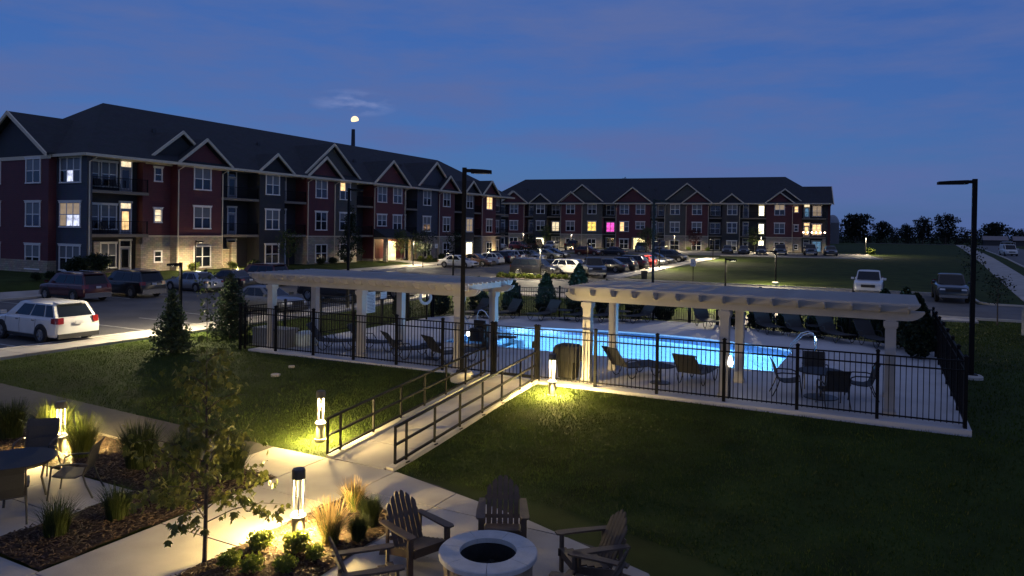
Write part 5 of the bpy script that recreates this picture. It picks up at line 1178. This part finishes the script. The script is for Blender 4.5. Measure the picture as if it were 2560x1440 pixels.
# the young maple in the foreground, its larger leaves each a piece of its own
def maple(x, y):
    P = thing('maple_tree', 'young maple with sparse leaves standing in front of the path, the nearest tree', 'tree', (x,y,.06), 0); h = 3.25; b = MB()
    b.tube([(0,0,-.1),(.005,.01,.55),(-.01,.03,1.3),(.01,.0,2.2),(-.01,.01,h)], [.036,.031,.024,.015,.004], 8); br = []
    for i in range(30):
        zz = .62+(h-.75)*(i/30)**1.12; a = 2.399*i+.5; L = .15+(1.02 if zz < 1.6 else .74)*(1-(zz-.6)/(h-.5))**.75*random.uniform(.75,1.15)
        if 1.55 < zz < 2.0: L *= .55
        dx, dy = math.cos(a), math.sin(a); up_ = .35 if zz < 1.4 else .6
        pts = [(0,0,zz),(dx*L*.35,dy*L*.35,zz+L*up_*.5),(dx*L*.7,dy*L*.7,zz+L*up_*.75),(dx*L,dy*L,zz+L*up_*.70)]; b.tube(pts, [.011,.007,.005,.002], 5)
        for t_ in np.linspace(.28,1,9):
            q = np.array(pts[0])*(1-t_)+np.array(pts[3])*t_; q[2] = zz+L*up_*(.85*t_**.7-.15*t_*t_)
            br.append(q)
            if t_ > .45:
                for _ in range(2): br.append(q+RNG.normal(0,.09,3))
    part('trunk', b, BARK, P); cr = part('crown', MB().tube([(0,0,1.0),(0,0,1.02)], .002, 3), BARK, P)
    # a five-lobed drooping leaf
    lob = [(0,0),(-.030,.012),(-.055,.052),(-.030,.050),(-.036,.092),(0,.072),(.0,.118),(0,.072),(.036,.092),(.030,.050),(.055,.052),(.030,.012)]
    lv = MB(); lv.add([(p[0],p[1],-.018*abs(p[0])/.05-.03*(p[1]/.12)**2) for p in lob], [(0,1,2,3),(0,3,4,5),(0,5,6),(0,7,8,9),(0,9,10,11)]); lm = lv.mesh('leaf')
    pts = [br[i % len(br)] for i in range(1080)]; idx = list(range(len(pts))); random.shuffle(idx); Vs = []; Fs = []; o_ = 0
    base = np.array(lv.v)
    for c, i in enumerate(idx):
        p = np.array(pts[i])+RNG.normal(0,.055,3); az = random.uniform(0,2*PI); pt = random.uniform(-1.5,-.15); s = random.uniform(.65,1.25); rl = random.uniform(-.6,.6)
        M = Matrix.Translation(Vector(p)) @ Matrix.Rotation(az,4,'Z') @ Matrix.Rotation(pt,4,'X') @ Matrix.Rotation(rl,4,'Y') @ Matrix.Scale(s,4)
        if c < 300:
            o = part('leaf', lm, LEAF['maple'], cr); o.matrix_local = M
        else:
            A = np.array(M); Vs.append((A[:3,:3] @ base.T).T+A[:3,3]); 
            for f in lv.f: Fs.append(tuple(q+o_ for q in f))
            o_ += len(base)
    mb = MB(); mb.v = [tuple(v) for v in np.concatenate(Vs)]; mb.f = Fs; part('leaves', mb, LEAF['maple'], cr, stuff=True)
maple(-8.95, 7.42)
# tall clump grasses
def clump_mesh(r, h, n, wd, spread=.55, plume=False):
    a = RNG.uniform(0,2*PI,n); rr = r*.35*np.sqrt(RNG.uniform(0,1,n)); L = h*RNG.uniform(.6,1.08,n); out = spread*RNG.uniform(.1,1,n)*h; az = a+RNG.normal(0,.5,n); V = []; F = []; c = 0
    for i in range(n):
        p0 = np.array([rr[i]*math.cos(a[i]), rr[i]*math.sin(a[i]), 0]); d = np.array([math.cos(az[i]),math.sin(az[i]),0]); q = np.array([-d[1],d[0],0])*wd*random.uniform(.6,1.2)
        pp = []; 
        for t_ in (0,.35,.7,1): pp.append(p0+d*out[i]*t_**2.0+np.array([0,0,L[i]*(t_-.22*t_**3*out[i]/h*1.6)]))
        ws = (1,.9,.6,.08) if not plume else (.35,.35,1.6,.3)
        for p, k in zip(pp, ws): V += [p-q*k, p+q*k]
        for k in range(3): F.append((c+2*k,c+2*k+1,c+2*k+3,c+2*k+2))
        c += 8
    return npmesh('blades', np.array(V), np.array(F))
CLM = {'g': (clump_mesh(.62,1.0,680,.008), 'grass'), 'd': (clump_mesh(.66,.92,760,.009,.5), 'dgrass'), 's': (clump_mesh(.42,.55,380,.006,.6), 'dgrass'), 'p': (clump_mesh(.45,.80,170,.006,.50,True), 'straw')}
def grass_clump(k, x, y, s, label, zb=.07):
    me, lf = CLM[k]; P = thing('grass_clump', label, 'ornamental grass', (x,y,zb), random.uniform(0,6.28), 'ornamental grasses in the planting beds')
    o = part('blades', me, None, P)
    if not me.materials: me.materials.append(LEAF[lf])
    if k == 'p': part('base_blades', CLM['g'][0], None, P).scale = (.62,.62,.62)
    P.scale = (s,s,s); return P
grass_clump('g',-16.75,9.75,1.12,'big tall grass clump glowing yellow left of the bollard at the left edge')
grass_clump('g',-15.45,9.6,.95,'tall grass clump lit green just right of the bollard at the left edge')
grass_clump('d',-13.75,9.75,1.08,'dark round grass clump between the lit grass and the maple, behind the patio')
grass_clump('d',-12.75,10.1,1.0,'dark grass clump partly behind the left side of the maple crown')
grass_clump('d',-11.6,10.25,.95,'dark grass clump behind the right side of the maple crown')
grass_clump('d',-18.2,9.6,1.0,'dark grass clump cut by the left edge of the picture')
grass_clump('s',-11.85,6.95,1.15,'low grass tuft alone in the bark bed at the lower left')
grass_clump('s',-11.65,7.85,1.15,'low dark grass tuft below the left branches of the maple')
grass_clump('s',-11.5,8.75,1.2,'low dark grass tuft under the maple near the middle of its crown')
grass_clump('p',-7.78,8.85,.92,'straw coloured plume grass shining right of the near bollard')
grass_clump('p',-8.35,10.1,.75,'straw plume grass behind the near bollard at the tip of the bed')
grass_clump('d',-7.7,9.75,.55,'dim green grass clump between the shining plume grass and the adirondack chair')
grass_clump('d',-7.5,9.2,.45,'small green grass clump right beside the shining plume grass')
def shrub_mesh(r, n, size, flat=.8):
    C = [(r*.55*math.cos(a)*random.uniform(.4,1), r*.55*math.sin(a)*random.uniform(.4,1), r*flat*random.uniform(.45,1.0)) for a in [2*PI*i/9 for i in range(9)]]+[(0,0,r*flat)]
    V, F = cards(clumps(C, [r*.45]*len(C), n//len(C)), size); V[:,2] = np.maximum(V[:,2], .01); return npmesh('foliage', V, F)
SHM = {'y': (shrub_mesh(.26,700,.055), 'shrub'), 'b': (shrub_mesh(.6,1100,.10), 'dark'), 'h': (shrub_mesh(.5,700,.10), 'shrub'), 'B': (shrub_mesh(1.2,2200,.16,1.0), 'dark')}
def shrub(k, x, y, s, label, group, zb=None):
    me, lf = SHM[k]; P = thing('shrub', label, 'shrub', (x,y,ground(x,y)+.05 if zb is None else zb), random.uniform(0,6.28), group)
    part('foliage', me, None, P); part('stem', MB().tube([(0,0,-.08),(0,0,.12)], .02, 5), BARK, P)
    if not me.materials: me.materials.append(LEAF[lf])
    P.scale = (s,s,s); return P
GSH = 'low shrubs round the near bollard'
for x, y, s, lb in ((-8.58,8.15,.95,'yellow green shrub left of the near bollard foot'),(-8.02,8.35,1.05,'yellow green shrub right in front of the near bollard foot'),(-8.5,7.5,.85,'dim green shrub at the lower edge beside the maple trunk'),(-8.1,7.55,.85,'dim green shrub at the lower edge right of the maple trunk'),(-7.62,8.32,.75,'bright washed-out shrub between the near bollard and the lower chair'),(-7.7,7.8,.8,'dim green shrub at the lower edge in front of the brightest shrubs')):
    shrub('y', x, y, s, lb, GSH, .06)
for i in range(13):
    if i == 7: continue
    shrub('h', -33.0+.68*i, 61.2+random.uniform(-.2,.2), random.uniform(.75,.95), 'light green round shrub, '+ORD[i if i < 7 else i-1]+' from the left in the low island hedge', 'round shrubs of the island hedge')
GLB = 'shrubs along the left building'
for x, y, s, k, lb in ((-55.0,35.2,1.0,'B','big dark shrub mass below the blue corner of the left building'),(-54.2,33.2,.9,'B','dark shrub left of the big dark shrub mass at the blue corner'),(-53.6,30.8,.75,'b','small round shrub before the stone foundation, right of a second one'),(-53.2,29.6,.75,'b','small round shrub before the stone foundation, the leftmost'),
                       (-54.4,43.6,1.2,'h','leafy shrub at the lit stone corner left of the downspout'),(-54.5,48.0,1.1,'h','lit shrub under the lit stone wall with the double window'),(-54.3,50.4,1.1,'b','dark shrub right of the lit stone wall'),(-54.2,59.6,1.0,'b','dark shrub under the window of the second stone bay'),(-54.2,61.5,1.0,'b','dark shrub left of the dark pointed tree'),(-54.4,64.2,1.0,'b','dark shrub right of the dark pointed tree'),
                       (-53.0,76.8,1.0,'h','lit shrub right of the porch of the left building'),(-53.2,79.0,1.1,'h','wide lit shrub between the porch and the lot trees'),(-53.0,81.6,1.1,'b','dark shrub behind the white sedan')):
    shrub(k, x, y, s, lb, GLB)
shrub('h', -25.0,86.2,.8,'bright grass-like tuft at the walk between the red hatchback and the grey sedan','shrubs round the parking rows')
for u, s, lb in ((72.6,2.0,'round shrub glowing under the lamp past the right end of the far building'),(12.4,1.2,'lit shrub left of the silver SUV before the far building'),(11.0,1.3,'second lit shrub by the pale ground floor door of the far building'),(41.0,1.2,'lit shrub under the stone wall right of the lit entrance of the far building'),(44.5,1.2,'lit shrub at the right end of the same far stone wall')):
    x, y = rb(u, 4.6); shrub('h', x, y, s, lb, 'shrubs along the far building')
# trees
tree('small leafy tree before the second balcony recess of the left building', -54.2,54.8,3.6,2.3,'tree',.25,900,.14)
tree('tall dark pointed tree in front of the left building, left of the porch', -53.6,63.6,6.4,2.9,'dark',.08,3200,.17,'cone')
tree('green lit tree directly before the lit porch of the left building', -53.4,73.0,3.9,2.4,'tree',.25,1100,.14)
tree('dark small tree right of the porch column of the left building', -53.2,76.0,3.5,2.0,'dark',.3,800,.14)
tree('young tree on the corner island, left of the white sedan', -47.8,69.6,4.2,3.1,'dark',.35,1100,.15)
tree('second young tree behind the white sedan near the left building', -52.6,84.0,3.8,2.6,'dark',.3,900,.15)
tree('round dark tree in the car row between the white SUV and the silver sedan', -42.2,86.2,3.4,2.6,'dark',.25,1300,.14)
tree('young tree on the island beyond the red hatchback, before the lit far entrance', -30.6,101.0,4.5,3.0,'tree',.38,1200,.16)
for u, h, lf, lb in ((12.0,4.6,'tree','lit young tree at the pale door of the far building'),(41.9,4.0,'red','dark red leaved small tree at the stone wall of the far building'),(53.0,4.6,'tree','lit young tree under the brightest windows of the far building')):
    x, y = rb(u, 4.2); tree(lb, x, y, h, 2.8, lf, .3, 900, .18, group='young trees along the far building')
tree('young staked tree on the right beyond the pool, right of the tall lamp post', 5.3,45.6,2.7,1.5,'dark',.40,420,.10,group='young trees by the right driveway',tr=.035)
tree('thin sapling right behind the tall right lamp post', 4.1,45.2,4.6,1.3,'dark',.5,300,.11,group='young trees by the right driveway',tr=.03)
tree('thin sapling between the two young evergreens', -24.35,20.2,3.0,1.0,'dark',.25,130,.13,group='young trees by the right driveway',tr=.018)
def spruce(label, x, y, h, r):
    P = thing('spruce_tree', label, 'evergreen tree', (x,y,ground(x,y)), 0, 'young evergreens at the edge of the lawn'); b = MB(); b.tube([(0,0,-.1),(0,0,h)], [.07,.012], 7); pts = []; dirs = []
    for i in range(150):
        wh = int(15*(i/150)); t_ = (wh+random.uniform(-.18,.18)+.3)/15; zz = .12+(h-.15)*max(0,t_); a = 2.399*i; L = r*(1-t_)**.85*random.choice((.62,.8,1,1.08,1.2))+.04
        e = np.array([L*math.cos(a), L*math.sin(a), .10*L+.06*random.random()])
        b.tube([(0,0,zz),tuple(np.array([0,0,zz])+e)], [.012,.004], 4)
        for k in range(max(7,int(L*62))):
            s_ = random.uniform(.15,1)**.8; pts.append(np.array([0,0,zz])+e*s_+np.array([0,0,-.10*L*math.sin(PI*s_)])+RNG.normal(0,.028,3)*(1+L))
    part('trunk', b, BARK, P); V, F = cards(np.array(pts), .10, up=.35); part('crown', npmesh('crown', V, F), LEAF['spruce'], P)
spruce('young evergreen beside the short lamp post, on the lawn left of the pool fence', -23.5,17.95,2.35,.72)
spruce('young evergreen touching the front left corner of the pool fence', -24.6,21.6,2.75,.92)
def arb_mesh(h, r):
    n = 2600; t_ = RNG.uniform(0,1,n)**.85; z = .05+h*t_; prof = r*np.clip(np.minimum(1, (t_+.12)*3.2), 0, 1)*(1-t_**2.2)**.8+.02; a = RNG.uniform(0,2*PI,n); q = prof*RNG.uniform(.72,1.04,n)*(1+.12*np.sin(a*5+z*6))
    V, F = cards(np.c_[q*np.cos(a),q*np.sin(a),z], .13, up=1.0); return npmesh('foliage', V, F)
AM = [arb_mesh(2.2,.55), arb_mesh(1.9,.55), arb_mesh(2.6,.62)]
ARB = [(-21.9,30.0,1,.8),(-21.2,32.6,0,.85),(-19.6,33.9,0,.9),(-18.0,34.8,1,1),(-16.3,35.5,0,1),(-14.6,36.0,2,1.05),(-13.2,36.5,1,1.0),(-11.7,36.8,1,.9),(-10.2,36.9,1,.95),(-6.6,36.5,1,.9),(-5.3,36.1,1,1),(-3.9,35.5,1,.98),(-2.6,35.1,1,1),(-1.3,34.6,1,1),(.0,34.1,0,1),(.75,32.2,2,.88),(1.05,31.0,0,.98),(1.1,29.8,0,.95)]
POS = 'left bend of the back fence;life ring on the left fence;left posts of the left pergola;tall lamp post;back right post of the left pergola;gap between the two pergolas, the tallest one;right lit post;left end of the right pergola;left side of the far gate;right side of the far gate;pale walk;middle posts of the right pergola;lounger behind the curved handrail;curved handrail;right end post of the right pergola;right back corner of the deck, the biggest;right back corner, second;right back corner, third from the back'.split(';')
for (x, y, k, s), w_ in zip(ARB, POS):
    P = thing('arborvitae', 'dark pointed evergreen at the '+w_, 'evergreen shrub', (x,y,ground(x,y) if x < 0.3 else deckz(x)-.02), random.uniform(0,6.28), 'pointed evergreens along the pool fence'); part('foliage', AM[k], None, P); part('stem', MB().tube([(0,0,-.1),(0,0,.5)], .04, 5), BARK, P); P.scale = (s,s,s)
    if not AM[k].materials: AM[k].materials.append(LEAF['arb'])
# distance: tree line, single trees, silo, low houses, tower, moon
FARL = LEAF['far']
def far_tree(label, x, y, h, cw, n=900, trunk=.2):
    tree(label, x, y, h*.86, cw*.82, 'far', trunk, n*2, cw*.07, 'round', 'trees far behind the fields', tr=h*.02)
for px_, Y, h, cw, lb in ((-10.2,300,11.6,12,'broad far tree just right of the silo'),(-1.5,306,9.0,7,'low far tree right of the broad tree by the silo'),(11.8,300,10.8,7.5,'far tree left of the open crowned tree on the skyline'),(18.9,300,12.2,8.5,'open crowned far tree left of the tall right lamp post'),(33.8,304,8.8,8,'wide low far tree right of the tall right lamp post'),(6.6,306,8.4,5,'small round far tree in the gap on the skyline')):
    far_tree(lb, px_, Y, h, cw)
far_tree('tree top showing above the ridge of the far building', -69.2, 205, 22.3, 5.5, 700)
C = [(x+RNG.uniform(-3,3), 330+RNG.uniform(-14,14), ground(x,330)+RNG.uniform(.8,1)*(5.2+1.2*math.sin(x*.21)+.9*math.sin(x*.53+1))*RNG.uniform(.1,1)**.6) for x in np.arange(-40,190,1.7) for _ in range(4)]
V, F = cards(clumps(C, [2.0]*len(C), 60), .62); struct('treeline', npmesh('treeline', V, F), FARL, kind='stuff')
C = [(x+RNG.uniform(-2,2), 303+(x*.02)+RNG.uniform(-3,3), ground(x,300)+RNG.uniform(.2,1.6)) for x in np.arange(-20,110,1.2)]
V, F = cards(clumps(C, [1.4]*len(C), 80), .42); struct('undergrowth', npmesh('undergrowth', V, F), FARL, kind='stuff')
t = thing('silo', 'grey domed farm silo right of the far building', 'silo', (-15.9,262,ground(-16,262))); part('wall', MB().lathe([(2.05,0),(2.05,7.0)], 24), mat('silo_concrete', (.10,.10,.11), .8, var=.1), t)
part('dome', MB().lathe([(2.05,7.0),(1.9,7.9),(1.4,8.9),(.75,9.5),(0,9.7)], 24), mat('silo_dome', (.20,.22,.26), .5, var=.05), t)
for x, y, L, lb in ((33.4,298,6.6,'low pale roofed building on the horizon behind the white work van'),(41.5,298,5.5,'low pale roofed building cut by the right edge')):
    t = thing('farm_building', lb, 'building', (x,y,ground(x,y))); part('wall', MB().box(-L/2,L/2,-2.5,2.5,0,1.9), mat('barn_wall', (.05,.05,.05), .8), t); part('roof', MB().add([(-L/2-.4,-3,1.85),(L/2+.4,-3,1.85),(L/2+.4,0,3.3),(-L/2-.4,0,3.3),(-L/2-.4,3,1.85),(L/2+.4,3,1.85)], [(0,1,2,3),(3,2,5,4),(0,3,4),(1,5,2),(0,4,5,1)]), mat('barn_roof', (.22,.19,.19), .7, var=.1), t)
t = thing('chimney_mast', 'slim dark mast rising behind the ridge of the left building under the moon', 'mast', (-125.8,150,ground(-125,150))); part('mast', MB().lathe([(.9,0),(.62,20),(.46,29.6),(0,29.6)], 10), mat('mast_dark', (.03,.035,.05), .7), t); part('arm', MB().box(-6,0,-.2,.2,25.0,25.4), MATS['mast_dark'], t)
mm = MOON_DIR*2600
def moon_prof():
    out = []
    for i in range(13):
        a = -R(14)+R(104)*i/12; out.append((math.cos(a)*13.2, math.sin(a)*13.2))
    return out
mo = MB().lathe([(0,-2.6)]+[(r,z) for r,z in moon_prof()], 32); o = struct('moon', mo, emit('moon_glow', (1,.74,.42), 1.7, .35), kind='thing'); o.location = mm+Vector((0,0,CAMZ)); o.rotation_euler = (0,R(-12),R(20))
tag(o, 'orange moon half hidden by cloud low above the left building', 'moon')
# signs and odd pieces
def post_sign(label, x, y, h, w_, hh, rz, blue=False):
    P = thing('sign_post', label, 'sign', (x,y,ground(x,y)), rz); part('post', MB().box(-.03,.03,.015,.06,-.2,h), BLK, P); part('panel', MB().box(-w_/2,w_/2,-.006,.012,h-hh,h), SIGNW, P)
    b = MB(); z = h-hh*.52
    b.lathe([(.030,-.001),(.030,.001)], 10, Matrix.Translation((-.01,-.008,z+.12)) @ Matrix.Rotation(PI/2,4,'X')); b.box(-.03,.0,-.011,-.007,z-.04,z+.10); b.box(-.03,.07,-.011,-.007,z-.06,z-.03); b.box(.05,.08,-.011,-.007,z-.13,z-.05)
    b.loft([[(math.cos(a)*rr-.015,-.007-dy,z-.06+math.sin(a)*rr) for rr, dy in ((.10,0),(.075,0),(.075,.004),(.10,.004))] for a in [R(-210+14*i) for i in range(18)]], caps=False)
    part('symbol', b, INK, P, stuff=True); return P
post_sign('white reserved parking sign with a dark wheelchair symbol beyond the right pergola', -15.6,66.0,2.1,.5,.66,R(-14))
post_sign('white parking sign on a post by the porch of the left building', -51.5,78.0,2.3,.40,.55,R(60))
t = thing('waste_bin', 'small dark bin standing on the open lawn by the black pickup truck', 'bin', (-20.6,67.4,ground(-20.6,67.4))); part('bin', MB().lathe([(.26,0),(.32,.62),(.0,.62)], 12), PLAS, t); part('lid', MB().lathe([(.36,.62),(.30,.74),(0,.80)], 12), PLAS, t)
t = thing('utility_cabinet', 'pale utility cabinet cut by the right edge near the driveway', 'cabinet', (6.1,41.5,ground(6.1,41.5)), .2); part('cabinet', MB().box(-.25,.25,-.25,.25,-.1,1.35), mat('cabinet_grey', (.20,.22,.24), .6), t); part('door', MB().box(-.2,.2,-.27,-.252,.1,1.25), MATS['cabinet_grey'], t)
for x, y, s, lb in ((-17.2,16.9,.15,'flat pale drain cover in the dark lawn left of the ramp, the larger'),(-17.5,17.9,.10,'flat pale drain cover in the dark lawn left of the ramp, the smaller')):
    t = thing('drain_cover', lb, 'drain cover', (x,y,ground(x,y)+.04)); part('lid', MB().lathe([(0,.02),(s,.02),(s,-.05)], 16), CONC, t)
# patio furniture on a few balconies of the left building
def on_left(u, v, z): return (-56-v, 35+u, 1.15+z)
for u, z, lb in ((1.6,6.8,'dark chair on the top corner balcony of the left building, left of the door'),(2.9,6.8,'second dark chair on the top corner balcony of the left building'),(2.2,3.25,'dark chair on the middle corner balcony of the left building')):
    dup(C0, on_left(u,.95,z), R(-95), lb, 'chairs on the balconies of the left building')
